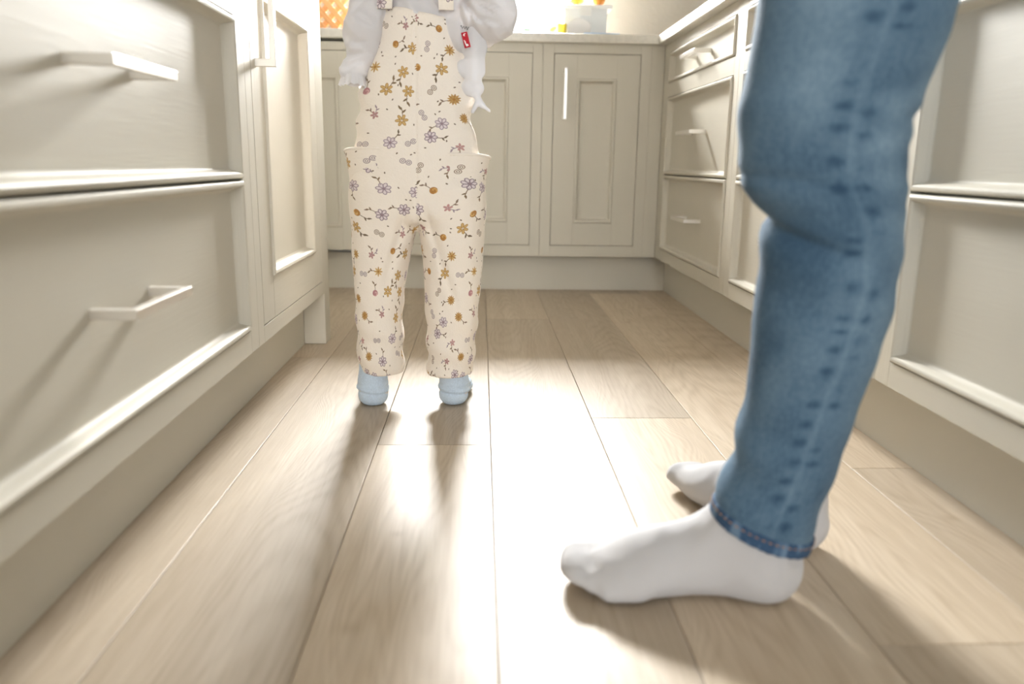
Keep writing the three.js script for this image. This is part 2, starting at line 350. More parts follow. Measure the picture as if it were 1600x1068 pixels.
/* ------------------------------------------------------------------ bodies and clothes as smooth fields */
// naive surface nets: one closed mesh of the zero level of f on a grid
function surfaceNets(f, lo, hi, cell) {
  const n = [0, 1, 2].map((i) => Math.ceil((hi[i] - lo[i]) / cell) + 1), [nx, ny, nz] = n;
  const val = new Float32Array(nx * ny * nz), at = (i, j, k) => i + nx * (j + ny * k);
  for (let k = 0; k < nz; k++) for (let j = 0; j < ny; j++) for (let i = 0; i < nx; i++) val[at(i, j, k)] = f(lo[0] + i * cell, lo[1] + j * cell, lo[2] + k * cell);
  const id = new Int32Array(nx * ny * nz).fill(-1), pos = [];
  const C = [[0, 0, 0], [1, 0, 0], [0, 1, 0], [1, 1, 0], [0, 0, 1], [1, 0, 1], [0, 1, 1], [1, 1, 1]], E = [[0, 1], [2, 3], [4, 5], [6, 7], [0, 2], [1, 3], [4, 6], [5, 7], [0, 4], [1, 5], [2, 6], [3, 7]];
  const v = new Float32Array(8);
  for (let k = 0; k < nz - 1; k++) for (let j = 0; j < ny - 1; j++) for (let i = 0; i < nx - 1; i++) {
    let m = 0;
    for (let c = 0; c < 8; c++) { v[c] = val[at(i + C[c][0], j + C[c][1], k + C[c][2])]; if (v[c] < 0) m |= 1 << c; }
    if (m === 0 || m === 255) continue;
    let x = 0, y = 0, z = 0, q = 0;
    for (const [a, b] of E) if ((v[a] < 0) !== (v[b] < 0)) { const t = v[a] / (v[a] - v[b]); x += lerp(C[a][0], C[b][0], t); y += lerp(C[a][1], C[b][1], t); z += lerp(C[a][2], C[b][2], t); q++; }
    id[at(i, j, k)] = pos.length / 3;
    pos.push(lo[0] + (i + x / q) * cell, lo[1] + (j + y / q) * cell, lo[2] + (k + z / q) * cell);
  }
  const idx = [];
  const quad = (a, b, c, d, flip) => { if (a < 0 || b < 0 || c < 0 || d < 0) return; flip ? idx.push(a, c, b, a, d, c) : idx.push(a, b, c, a, c, d); };
  for (let k = 1; k < nz - 1; k++) for (let j = 1; j < ny - 1; j++) for (let i = 1; i < nx - 1; i++) {
    const s = val[at(i, j, k)] < 0;
    if (s !== val[at(i + 1, j, k)] < 0) quad(id[at(i, j - 1, k - 1)], id[at(i, j, k - 1)], id[at(i, j, k)], id[at(i, j - 1, k)], !s);
    if (s !== val[at(i, j + 1, k)] < 0) quad(id[at(i - 1, j, k - 1)], id[at(i - 1, j, k)], id[at(i, j, k)], id[at(i, j, k - 1)], !s);
    if (s !== val[at(i, j, k + 1)] < 0) quad(id[at(i - 1, j - 1, k)], id[at(i, j - 1, k)], id[at(i, j, k)], id[at(i - 1, j, k)], !s);
  }
  const nor = new Float32Array(pos.length), e = cell * 0.6;
  for (let i = 0; i < pos.length; i += 3) {
    const [x, y, z] = [pos[i], pos[i + 1], pos[i + 2]];
    const a = f(x + e, y, z) - f(x - e, y, z), b = f(x, y + e, z) - f(x, y - e, z), c = f(x, y, z + e) - f(x, y, z - e), l = Math.hypot(a, b, c) || 1;
    nor[i] = a / l; nor[i + 1] = b / l; nor[i + 2] = c / l;
  }
  const g = new THREE.BufferGeometry();
  g.setAttribute('position', new THREE.Float32BufferAttribute(pos, 3));
  g.setAttribute('normal', new THREE.BufferAttribute(nor, 3));
  g.setIndex(idx);
  return g;
}
// texture coordinates round an axis: axisOf(x, y, z) -> [centre x, centre z, offset of u, key]; u = metres round, v = height
function wrapUV(g0, axisOf, radius) {
  const g = g0.toNonIndexed(), p = g.attributes.position, uv = new Float32Array(p.count * 2);
  for (let t = 0; t < p.count; t += 3) {
    let mx = 0, my = 0, mz = 0;
    for (let i = t; i < t + 3; i++) { mx += p.getX(i) / 3; my += p.getY(i) / 3; mz += p.getZ(i) / 3; }
    const key = axisOf.key ? axisOf.key(mx, my, mz) : 0;
    const [cx, cz] = axisOf(my, key), ref = Math.atan2(mx - cx, mz - cz);
    for (let i = t; i < t + 3; i++) {
      const y = p.getY(i), [ax, az, off] = axisOf(y, key);
      let a = Math.atan2(p.getX(i) - ax, p.getZ(i) - az);
      if (a - ref > Math.PI) a -= 2 * Math.PI; if (ref - a > Math.PI) a += 2 * Math.PI;
      uv[2 * i] = a * radius + (off ?? 0); uv[2 * i + 1] = y;
    }
  }
  g.setAttribute('uv', new THREE.BufferAttribute(uv, 2));
  return g;
}
const smin = (a, b, k) => { const h = clamp(0.5 + 0.5 * (b - a) / k); return lerp(b, a, h) - k * h * (1 - h); };
const smax = (a, b, k) => -smin(-a, -b, k);
function cone(x, y, z, a, b, ra, rb) {          // distance to a tapered capsule
  const bx = b[0] - a[0], by = b[1] - a[1], bz = b[2] - a[2], px = x - a[0], py = y - a[1], pz = z - a[2];
  const t = clamp((px * bx + py * by + pz * bz) / (bx * bx + by * by + bz * bz));
  return Math.hypot(px - bx * t, py - by * t, pz - bz * t) - lerp(ra, rb, t);
}
const ell = (x, y, z, c, r) => (Math.hypot((x - c[0]) / r[0], (y - c[1]) / r[1], (z - c[2]) / r[2]) - 1) * Math.min(r[0], r[1], r[2]);
// piecewise smooth table lookup: rows sorted by their first entry
function table(rows) {
  return (y, c) => {
    if (y <= rows[0][0]) return rows[0][c];
    for (let i = 1; i < rows.length; i++) if (y <= rows[i][0]) {
      const a = rows[i - 1], b = rows[i], p = rows[i - 2] ?? a, q = rows[i + 1] ?? b, h = b[0] - a[0], t = (y - a[0]) / h;
      const m0 = p === a ? (b[c] - a[c]) : (b[c] - p[c]) / (b[0] - p[0]) * h, m1 = q === b ? (b[c] - a[c]) : (q[c] - a[c]) / (q[0] - a[0]) * h;
      const t2 = t * t, t3 = t2 * t;
      return (2 * t3 - 3 * t2 + 1) * a[c] + (t3 - 2 * t2 + t) * m0 + (-2 * t3 + 3 * t2) * b[c] + (t3 - t2) * m1;
    }
    return rows[rows.length - 1][c];
  };
}

/* ---- cloth and skin materials */
function canvasTexture(w, h, draw, repeat) {
  const c = document.createElement('canvas'); c.width = w; c.height = h;
  draw(c.getContext('2d'), w, h);
  const t = new THREE.CanvasTexture(c);
  t.wrapS = t.wrapT = THREE.RepeatWrapping; t.colorSpace = THREE.SRGBColorSpace;
  if (repeat) t.repeat.set(1 / repeat[0], 1 / repeat[1]);
  return t;
}
const crumple = dataTexture(512, 512, (u, v, c) => { c[0] = c[1] = c[2] = 0.5 * vn(u * 9, v * 6, 13, 9, 6) + 0.3 * vn(u * 18, v * 13, 14, 18, 13) + 0.2 * vn(u * 120, v * 120, 15, 120, 120); }, false, [0.22, 0.22]);
const gathers = dataTexture(256, 256, (u, v, c) => { c[0] = c[1] = c[2] = 0.6 * vn(u * 7, v * 4, 73, 7, 4) + 0.4 * vn(u * 14, v * 9, 74, 14, 9); }, false, [0.2, 0.2]);
const knit = dataTexture(256, 256, (u, v, c) => { c[0] = c[1] = c[2] = 0.5 + 0.4 * Math.sin(u * Math.PI * 2 * 40) * (0.6 + 0.4 * Math.sin(v * Math.PI * 2 * 40)) + 0.1 * vn(u * 60, v * 60, 5, 60, 60); }, false, [0.06, 0.06]);

// scattered flower sprigs: daisies, outlined blossoms, small roses, berries and seeds
const PRINT = 0.36;
const floral = canvasTexture(1440, 1440, (g, W) => {
  g.fillStyle = 'rgb(240,230,217)'; g.fillRect(0, 0, W, W);
  const px = W / PRINT, s = px * 0.00122;       // drawn a little over life size
  g.lineCap = 'round'; g.lineJoin = 'round';
  const OCH = ['rgb(188,150,92)', 'rgb(204,170,112)', 'rgb(172,132,78)'], MAU = ['rgb(140,122,128)', 'rgb(156,138,144)'], PINK = ['rgb(192,148,142)', 'rgb(178,136,132)'], LEAF = ['rgb(126,104,76)', 'rgb(110,92,70)', 'rgb(134,112,92)'];
  const leaf = (x, y, a, l, c) => { g.fillStyle = c; g.beginPath(); const dx = Math.cos(a), dy = Math.sin(a); g.moveTo(x, y); g.quadraticCurveTo(x + dx * l * 0.5 - dy * l * 0.32, y + dy * l * 0.5 + dx * l * 0.32, x + dx * l, y + dy * l); g.quadraticCurveTo(x + dx * l * 0.5 + dy * l * 0.32, y + dy * l * 0.5 - dx * l * 0.32, x, y); g.fill(); };
  const sprig = (x, y, a, len, c) => { g.strokeStyle = c; g.lineWidth = 0.9 * s; g.beginPath(); g.moveTo(x, y); g.quadraticCurveTo(x + Math.cos(a + 0.3) * len * 0.5, y + Math.sin(a + 0.3) * len * 0.5, x + Math.cos(a) * len, y + Math.sin(a) * len); g.stroke(); leaf(x + Math.cos(a) * len * 0.55, y + Math.sin(a) * len * 0.55, a + 0.9, len * 0.45, c); leaf(x + Math.cos(a) * len * 0.8, y + Math.sin(a) * len * 0.8, a - 0.5, len * 0.45, c); };
  function motif(kind, x, y, a, k) {
    const L = LEAF[k % 3];
    if (kind === 0) {                             // ochre daisy
      sprig(x + Math.cos(a) * 4 * s, y + Math.sin(a) * 4 * s, a, 14 * s, L);
      const n = 8 + (k % 3) * 2;
      for (let i = 0; i < n; i++) leaf(x, y, a + i / n * 6.283, 8.2 * s, OCH[(k + (i & 1)) % 3]);
      g.fillStyle = 'rgb(170,120,60)'; g.beginPath(); g.arc(x, y, 1.7 * s, 0, 7); g.fill();
    } else if (kind === 1) {                      // outlined blossom
      sprig(x + Math.cos(a) * 6 * s, y + Math.sin(a) * 6 * s, a, 13 * s, L);
      g.strokeStyle = MAU[k % 2]; g.lineWidth = 1.0 * s; g.fillStyle = 'rgba(205,190,198,0.55)';
      for (let i = 0; i < 7; i++) { const b = a + i / 7 * 6.283; g.beginPath(); g.ellipse(x + Math.cos(b) * 5 * s, y + Math.sin(b) * 5 * s, 3.3 * s, 2.2 * s, b, 0, 7); g.fill(); g.stroke(); }
      g.fillStyle = 'rgb(150,125,130)'; g.beginPath(); g.arc(x, y, 1.3 * s, 0, 7); g.fill();
    } else if (kind === 2) {                      // ochre five-petal flower
      sprig(x, y, a, 18 * s, L);
      for (let i = 0; i < 6; i++) { const b = a + 0.5 + i / 6 * 6.283; g.fillStyle = OCH[1]; g.strokeStyle = OCH[2]; g.lineWidth = 0.7 * s; g.beginPath(); g.ellipse(x + Math.cos(b) * 5 * s, y + Math.sin(b) * 5 * s, 3.4 * s, 1.8 * s, b, 0, 7); g.fill(); g.stroke(); }
    } else if (kind === 3) {                      // round rose
      sprig(x + Math.cos(a) * 3 * s, y + Math.sin(a) * 3 * s, a, 14 * s, L);
      const c = k % 3 ? (k % 2 ? 'rgb(218,180,118)' : 'rgb(206,164,100)') : 'rgb(214,176,170)';
      g.fillStyle = c; g.beginPath(); g.ellipse(x, y, 5 * s, 4.6 * s, a, 0, 7); g.fill();
      g.strokeStyle = k % 3 ? 'rgb(165,112,55)' : 'rgb(165,110,115)'; g.lineWidth = 0.85 * s;
      for (let i = 1; i < 5; i++) { g.beginPath(); g.arc(x, y, i * 1.15 * s, a + i, a + i + 4.4); g.stroke(); }
    } else if (kind === 4) {                      // pair of berry rings
      g.strokeStyle = k % 2 ? MAU[0] : LEAF[2]; g.lineWidth = 0.9 * s;
      for (const q of [-1, 1]) for (const r of [3.4, 1.5]) { g.beginPath(); g.arc(x + Math.cos(a) * q * 4 * s, y + Math.sin(a) * q * 4 * s, r * s, 0, 7); g.stroke(); }
    } else if (kind === 5) {                      // pink and mauve posy
      sprig(x, y, a, 13 * s, L); sprig(x, y, a + 1.1, 12 * s, MAU[1]);
      for (let i = 0; i < 5; i++) { const b = a + 3 + i / 5 * 6.283; g.fillStyle = PINK[k % 2]; g.beginPath(); g.ellipse(x + Math.cos(b) * 3.2 * s, y + Math.sin(b) * 3.2 * s, 2.5 * s, 1.5 * s, b, 0, 7); g.fill(); }
    } else { g.fillStyle = LEAF[1]; g.beginPath(); g.ellipse(x, y, 1.5 * s, 0.8 * s, a, 0, 7); g.fill(); }
  }
  const N = 9, order = [0, 1, 4, 3, 2, 5, 1, 2, 3, 1, 0, 4, 2, 1, 5];
  for (let j = 0; j < N; j++) for (let i = 0; i < N; i++) {
    const x = (i + 0.5 * (j & 1) + 0.28 + 0.44 * hash2(i, j, 1)) / N * W, y = (j + 0.28 + 0.44 * hash2(i, j, 2)) / N * W, k = Math.floor(hash2(i, j, 4) * 12), a = hash2(i, j, 3) * 6.283;
    const kind = order[(i * 4 + j * 7 + (hash2(i, j, 8) > 0.6 ? 1 : 0)) % order.length];
    for (const dx of [-W, 0, W]) for (const dy of [-W, 0, W]) {
      if (x + dx < -W * 0.06 || x + dx > W * 1.06 || y + dy < -W * 0.06 || y + dy > W * 1.06) continue;
      motif(kind, x + dx, y + dy, a, k);
      motif(6, x + dx + Math.cos(a + 2) * 17 * s, y + dy + Math.sin(a + 2) * 17 * s, a, k);
    }
  }
}, [PRINT, PRINT]);
const denim = dataTexture(1024, 2048, (u, v, c) => {          // u once round the leg, v = 0 .. 1.1 m of height; the outer seam at u = 0.5
  const y = v * 1.1, yarn = 0.5 * vn(u * 420, v * 160, 21, 420, 160) + 0.5 * vn(u * 130, v * 420, 22, 130, 420);
  const seam = 0.5 + 0.012 + 0.03 * Math.sin((y - 0.3) * 9) - 0.045 * smooth(0.34, 0.46, y) * smooth(0.7, 0.5, y), d = (u - seam) * 0.46;    // metres from the seam
  let f = 0.43 + 0.34 * (vn(u * 5, v * 8, 23, 5, 8) - 0.5) + 0.24 * (vn(u * 12, v * 30, 24, 12, 30) - 0.5) + 0.26 * (yarn - 0.5);   // how faded
  f += 0.10 * Math.exp(-Math.pow((u - 0.40) / 0.07, 2)) * smooth(0.45, 0.6, y);                        // worn thigh
  f += 0.12 * Math.exp(-Math.pow((u - 0.27) / 0.1, 2)) * smooth(0.3, 0.5, y) * smooth(0.75, 0.5, y);     // worn knee
  f += 0.12 * Math.exp(-Math.pow(d / 0.0045, 2));                                                     // rubbed ridge of the seam
  const pucker = (k) => { const q = y * 44 + 0.9 * vn(v * 40, k, 25 + k) + k * 0.4; return Math.pow(0.5 + 0.5 * Math.sin(q * 6.283), 2) * smooth(0.25, 0.6, vn(v * 50, 9, 35 + k)); };
  f -= 0.34 * Math.exp(-Math.pow((d + 0.0135) / 0.009, 2)) * pucker(0) + 0.3 * Math.exp(-Math.pow((d - 0.0125) / 0.0085, 2)) * pucker(3);   // puckers beside it keep their dye
  f -= 0.16 * smooth(0.47, 0.36, u) * smooth(0.44, 0.34, y) * (0.4 + 0.6 * vn(u * 16, v * 20, 37, 16, 20));                      // shade on the front of the shin, painted into the dye with mottling
  const whisk = Math.sin(y * 150 + 5 * vn(u * 7, v * 8, 28, 7, 8)) * smooth(0.38, 0.44, y) * smooth(0.62, 0.5, y) * smooth(0.5, 0.56, u) * smooth(0.82, 0.7, u);
  f += 0.07 * whisk;
  const d2 = u - Math.round(u);                                                                       // inner seam
  f -= 0.12 * Math.exp(-Math.pow(d2 * 0.46 / 0.006, 2));
  f = clamp(f);
  c[0] = lerp(0.15, 0.58, f); c[1] = lerp(0.27, 0.68, f); c[2] = lerp(0.38, 0.755, f);
}, true);
const denimBump = dataTexture(512, 512, (u, v, c) => { c[0] = c[1] = c[2] = 0.5 + 0.5 * Math.sin((u * 90 + v * 90) * Math.PI * 2) * 0.5 + 0.3 * vn(u * 30, v * 30, 31, 30, 30); }, false);
denimBump.repeat.set(3, 6);
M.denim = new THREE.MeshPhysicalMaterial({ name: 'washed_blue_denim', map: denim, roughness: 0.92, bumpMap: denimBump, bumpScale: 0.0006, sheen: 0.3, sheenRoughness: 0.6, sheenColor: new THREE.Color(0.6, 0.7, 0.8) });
M.hem = new THREE.MeshStandardMaterial({ name: 'denim_hem', roughness: 0.92, map: dataTexture(512, 64, (u, v, c) => { const r = vn(u * 60, v * 3, 41, 60, 3), f = clamp(0.15 + 0.55 * smooth(0.5, 0.85, r) + 0.2 * vn(u * 200, v * 30, 42, 200, 30)); c[0] = lerp(0.1, 0.5, f); c[1] = lerp(0.22, 0.6, f); c[2] = lerp(0.36, 0.7, f); }, true) });
M.darkThread = new THREE.MeshStandardMaterial({ name: 'black_thread', color: new THREE.Color(0.05, 0.05, 0.05), roughness: 0.8 });
M.thread = new THREE.MeshStandardMaterial({ name: 'ochre_thread', color: new THREE.Color(0.42, 0.22, 0.1), roughness: 0.8 });
M.sockWhite = new THREE.MeshPhysicalMaterial({ name: 'white_cotton_sock', color: new THREE.Color(0.6, 0.595, 0.61), roughness: 0.95, bumpMap: knit, bumpScale: 0.0006, sheen: 0.4, sheenColor: new THREE.Color(1, 1, 1), sheenRoughness: 0.7 });
M.sockBlue = new THREE.MeshPhysicalMaterial({ name: 'pale_blue_sock', color: new THREE.Color(1, 1, 1), roughness: 0.95, bumpMap: knit, bumpScale: 0.0006, map: dataTexture(256, 256, (u, v, c) => {
  const n = 0.96 + 0.06 * vn(u * 60, v * 60, 51, 60, 60); let m = 0;
  for (let q = 0; q < 6; q++) { const dx = u - hash2(q, 1, 5), dy = v - hash2(q, 2, 5); m = Math.max(m, smooth(0.05, 0.03, Math.hypot(dx, dy * 1.6)) * smooth(0.35, 0.6, vn(u * 50, v * 50, 52, 50, 50))); }
  c[0] = lerp(0.8, 0.9, m) * n; c[1] = lerp(0.865, 0.88, m) * n; c[2] = lerp(0.93, 0.86, m) * n; }, true, [0.1, 0.1]) });
M.floral = new THREE.MeshPhysicalMaterial({ name: 'cream_floral_cotton', map: floral, roughness: 0.9, bumpMap: crumple, bumpScale: 0.0022, sheen: 0.5, sheenColor: new THREE.Color(1, 0.97, 0.92), sheenRoughness: 0.5 });
M.shirt = new THREE.MeshPhysicalMaterial({ name: 'white_cotton_muslin', color: new THREE.Color(0.8, 0.79, 0.8), roughness: 0.9, bumpMap: gathers, bumpScale: 0.0025, transmission: 0.25, thickness: 0, sheen: 0.5, sheenColor: new THREE.Color(1, 1, 1), sheenRoughness: 0.5 });
M.skin = new THREE.MeshPhysicalMaterial({ name: 'skin', color: new THREE.Color(0.66, 0.42, 0.32), roughness: 0.55 });
M.hair = new THREE.MeshStandardMaterial({ name: 'brown_hair', color: new THREE.Color(0.12, 0.07, 0.04), roughness: 0.6 });
M.jumper = new THREE.MeshStandardMaterial({ name: 'plain_grey_jumper', color: new THREE.Color(0.5, 0.5, 0.5), roughness: 0.95 });

/* ---- a foot in its own frame: heel at the origin, toes along -x, z = towards the little toe */
function footField(L, side, lean = 0) {
  const k = L / 0.25, S = (v) => v * k;
  return (x, y, z) => {
    x = -x / k; y /= k; z = z * side / k;
    let d = cone(x, y, z, [0.034, 0.034, 0], [0.05, 0.085, 0], 0.033, 0.034);
    d = smin(d, cone(x, y, z, [0.05, 0.085, 0], [0.052 - lean, 0.2, 0], 0.035, 0.033), 0.02);
    d = smin(d, cone(x, y, z, [0.04, 0.036, 0], [0.15, 0.03, 0.002], 0.034, 0.029), 0.03);
    d = smin(d, cone(x, y, z, [0.058, 0.066, -0.004], [0.165, 0.029, -0.012], 0.034, 0.024), 0.032);
    d = smin(d, ell(x, y, z, [0.172, 0.026, 0], [0.05, 0.025, 0.046]), 0.02);
    d = smin(d, cone(x, y, z, [0.185, 0.022, -0.024], [0.232, 0.02, -0.022], 0.019, 0.0165), 0.012);
    d = smin(d, cone(x, y, z, [0.19, 0.02, -0.002], [0.236, 0.017, 0.0], 0.013, 0.0115), 0.011);
    d = smin(d, cone(x, y, z, [0.185, 0.019, 0.013], [0.227, 0.015, 0.016], 0.0125, 0.011), 0.011);
    d = smin(d, cone(x, y, z, [0.18, 0.018, 0.026], [0.215, 0.014, 0.028], 0.012, 0.0105), 0.011);
    d = smin(d, cone(x, y, z, [0.17, 0.017, 0.036], [0.198, 0.0125, 0.038], 0.0115, 0.010), 0.011);
    d = smin(d, ell(x, y, z, [0.236, 0.02, -0.004], [0.014, 0.013, 0.026]), 0.014);
    const arch = 0.010 * Math.exp(-Math.pow((x - 0.1) / 0.035, 2)) * smooth(0.01, -0.03, z);
    d = smax(d, 0.0015 + arch + 0.010 * smooth(0.19, 0.24, x) - y, 0.008);
    // soft rumples of the knit over the instep and ankle
    d += 0.0011 * Math.sin(x * 150 + y * 90 + 4 * vn3(x * 30, y * 30, z * 30)) * smooth(0.02, 0.05, y) * smooth(0.2, 0.1, x) + 0.0012 * (vn3(x * 55, y * 55, z * 55, 3) - 0.5);
    return d * k;
  };
}
// places a field's mesh in the world: turn about y, then move
function placed(g, turn, x, y, z) { g.rotateY(turn); g.translate(x, y, z); return g; }
function headField(c, h) {                       // h = head height; looking along -z of its own frame
  const k = h / 0.22;
  return (x, y, z) => {
    x = (x - c[0]) / k; y = (y - c[1]) / k; z = (z - c[2]) / k;
    let d = ell(x, y, z, [0, 0.02, 0.01], [0.075, 0.09, 0.093]);
    d = smin(d, ell(x, y, z, [0, -0.045, -0.03], [0.055, 0.062, 0.06]), 0.03);
    d = smin(d, cone(x, y, z, [0, 0.01, -0.088], [0, -0.022, -0.104], 0.008, 0.013), 0.012);
    d = smin(d, ell(x, y, z, [0, -0.058, -0.083], [0.024, 0.009, 0.012]), 0.01);
    for (const s of [-1, 1]) {
      d = smin(d, ell(x, y, z, [s * 0.077, -0.005, 0.015], [0.01, 0.03, 0.018]), 0.008);
      d = smax(d, -ell(x, y, z, [s * 0.032, 0.004, -0.098], [0.018, 0.011, 0.016]), 0.012);
      d = smin(d, ell(x, y, z, [s * 0.032, 0.003, -0.079], [0.012, 0.010, 0.010]), 0.003);
    }
    return d * k;
  };
}
function handField(wrist, fwd, up, r) {          // palm and five fingers, half curled; r = scale (1 = adult)
  const F = V3(...fwd).normalize(), Uv = V3(...up), S = V3().crossVectors(F, Uv).normalize(), N = V3().crossVectors(S, F);
  const P = (a, b, c) => { const q = V3(...wrist).addScaledVector(F, a * r).addScaledVector(S, b * r).addScaledVector(N, c * r); return [q.x, q.y, q.z]; };
  const palm = [[P(0, 0, 0), P(0.045, 0.018, 0), 0.026 * r, 0.022 * r], [P(0.02, 0, 0), P(0.08, 0.02, 0), 0.02 * r, 0.015 * r], [P(0.02, 0, 0), P(0.08, -0.02, 0), 0.02 * r, 0.014 * r]];
  const fing = [];
  [[0.03, 0.9], [0.01, 1], [-0.011, 0.95], [-0.031, 0.75]].forEach(([b, l]) => {
    const p0 = P(0.082, b, 0), p1 = P(0.082 + 0.04 * l, b * 1.1, -0.012), p2 = P(0.082 + 0.06 * l, b * 1.1, -0.034), p3 = P(0.082 + 0.058 * l, b * 1.1, -0.055);
    fing.push([p0, p1, 0.0095 * r, 0.0088 * r], [p1, p2, 0.0088 * r, 0.008 * r], [p2, p3, 0.008 * r, 0.0072 * r]);
  });
  const t0 = P(0.02, 0.02, -0.004), t1 = P(0.05, 0.046, -0.016), t2 = P(0.075, 0.052, -0.03);
  fing.push([t0, t1, 0.014 * r, 0.011 * r], [t1, t2, 0.011 * r, 0.009 * r]);
  return (x, y, z) => {
    let d = 1;
    for (const [a, b, ra, rb] of palm) d = smin(d, cone(x, y, z, a, b, ra, rb), 0.012 * r);
    for (const [a, b, ra, rb] of fing) d = smin(d, cone(x, y, z, a, b, ra, rb), 0.004 * r);
    return d;
  };
}
const joined = (list) => merge(list.map((g) => { const q = g.index ? g.toNonIndexed() : g; if (!q.attributes.uv) q.setAttribute('uv', new THREE.BufferAttribute(new Float32Array(q.attributes.position.count * 2), 2)); return q; }));

/* ------------------------------------------------------------------ grown-up in jeans */
{
  const who = thing('person', 'adult standing sideways in washed blue jeans and white socks', 'person', 0.37, 0, -0.86);
  const ox = 0.37, oz = -0.86, put = (g) => { g.translate(-ox, 0, -oz); return g; };
  const bend = (y, a) => a;
  // near leg: height, x of the front, x of the back, z centre, half depth
  const near = table([[0.02, 0.246, 0.362, -0.800, 0.050], [0.062, 0.246, 0.360, -0.800, 0.051], [0.1, 0.250, 0.365, -0.800, 0.052], [0.137, 0.264, 0.375, -0.800, 0.053], [0.173, 0.273, 0.385, -0.800, 0.054], [0.209, 0.278, 0.392, -0.800, 0.056], [0.245, 0.283, 0.400, -0.800, 0.058], [0.313, 0.284, 0.416, -0.801, 0.063],
    [0.379, 0.285, 0.423, -0.802, 0.066], [0.418, 0.282, 0.424, -0.803, 0.067], [0.436, 0.270, 0.423, -0.803, 0.068], [0.455, 0.259, 0.421, -0.804, 0.069], [0.48, 0.255, 0.418, -0.804, 0.070], [0.505, 0.255, 0.419, -0.805, 0.071], [0.535, 0.257, 0.425, -0.806, 0.073], [0.565, 0.260, 0.434, -0.807, 0.075], [0.622, 0.267, 0.452, -0.81, 0.079], [0.7, 0.272, 0.474, -0.815, 0.084], [0.8, 0.278, 0.49, -0.82, 0.088]]);
  const far = table([[0.02, 0.335, 0.436, -0.955, 0.05], [0.1, 0.335, 0.437, -0.955, 0.052], [0.25, 0.350, 0.458, -0.955, 0.058], [0.38, 0.352, 0.482, -0.955, 0.064], [0.46, 0.340, 0.480, -0.955, 0.068], [0.52, 0.338, 0.48, -0.955, 0.07], [0.62, 0.345, 0.51, -0.955, 0.078], [0.8, 0.35, 0.53, -0.95, 0.086]]);
  const legField = (t, s) => (x, y, z) => {
    const f = t(y, 1), b = t(y, 2), cx = (f + b) / 2, rx = (b - f) / 2, rz = t(y, 4), dz = z - t(y, 3), dx = x - cx;
    let d = (Math.hypot(dx / rx, dz / rz) - 1) * Math.min(rx, rz);
    const a = Math.atan2(dx, dz);                                    // 0 towards +z, pi/2 towards the back of the leg
    // creases behind and below the knee, and stacking at the ankle
    const back = smooth(0.5, 1.4, a), front = smooth(-0.3, -1.3, a);
    d += s * 0.006 * (vn(y * 75 + 1.2 * a, 4, 33) - 0.5) * back * smooth(0.36, 0.44, y) * smooth(0.6, 0.5, y);
    d += s * 0.0035 * (vn(y * 34 + 0.8 * a, 5, 35) - 0.5) * smooth(0.2, 0.3, y);
    d += s * 0.010 * Math.exp(-Math.pow((y - 0.408 + 0.018 * (a + 1.4)) / 0.008, 2)) * smooth(0.35, -0.9, a);     // deep crease under the kneecap
    d += s * 0.004 * Math.exp(-Math.pow((y - 0.452 + 0.004 * a) / 0.006, 2)) * smooth(-0.1, -0.8, a);
    d -= s * 0.004 * Math.exp(-Math.pow((y - 0.535 - 0.01 * a) / 0.02, 2)) * front;
    d += s * 0.0035 * Math.sin(y * 105 + 1.7 * a) * smooth(0.27, 0.16, y) * (0.35 + 0.65 * front);
    d += 0.003 * (vn3(x * 14, y * 12, z * 14, 9) - 0.5);
    return d;
  };
  const nearL = legField(near, 1), farL = legField(far, 0.8);
  const hips = (x, y, z) => {
    let d = ell(x, y, z, [0.405, 0.92, -0.885], [0.125, 0.16, 0.175]);
    d = smin(d, cone(x, y, z, [0.38, 0.86, -0.825], [0.375, 0.74, -0.815], 0.1, 0.092), 0.05);
    return smin(d, cone(x, y, z, [0.435, 0.86, -0.945], [0.44, 0.74, -0.95], 0.1, 0.092), 0.05);
  };
  const hemY = (x, z = 0) => lerp(0.1, 0.064, clamp((x - 0.25) / 0.11)) - 0.12 * clamp(z, -0.06, 0.06);
  const FEET = [[1, -0.13, 0.352, -0.797, 0.26], [-1, -1.17, 0.41, -0.885, 0.26]].map(([side, turn, fx, fz, len]) => ({ side, turn, fx, fz, field: footField(len, side, 0.034), at(x, y, z) { const a = x - fx, b = z - fz; return this.field(a * Math.cos(turn) - b * Math.sin(turn), y, a * Math.sin(turn) + b * Math.cos(turn)); } }));
  const denimLeg = (leg, foot, x, y, z) => leg(x, y, z);
  const hemNear = (x, z) => hemY(x, z + 0.8), hemFar = (x, z) => hemY(x - 0.09, z + 0.955);
  const jeansField = (x, y, z) => {
    let d = smin(smax(smax(denimLeg(nearL, FEET[0], x, y, z), y - 0.8, 0.02), hemNear(x, z) - y, 0.004), hips(x, y, z), y > 0.62 ? 0.04 : 0.001);
    let e = smax(smax(denimLeg(farL, FEET[1], x, y, z), y - 0.8, 0.02), hemFar(x, z) - y, 0.004);
    d = smin(d, e, y > 0.66 ? 0.03 : 0.001);
    return smax(d, y - 1.0, 0.01);
  };
  const gJ = surfaceNets(jeansField, [0.2, 0.03, -1.1], [0.6, 1.03, -0.68], 0.0055);
  const axis = (y, key) => { const t = key ? far : near; return [(t(y, 1) + t(y, 2)) / 2, t(y, 3), 0.5]; };
  axis.key = (x, y, z) => (z < -0.882 ? 1 : 0);
  const uJ = wrapUV(gJ, axis, 1 / (2 * Math.PI));
  { const uv = uJ.attributes.uv; for (let i = 0; i < uv.count; i++) uv.setY(i, uv.getY(i) / 1.1); }
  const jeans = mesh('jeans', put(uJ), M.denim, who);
  jeans.userData.label = 'washed blue slim jeans with puckered side seams';
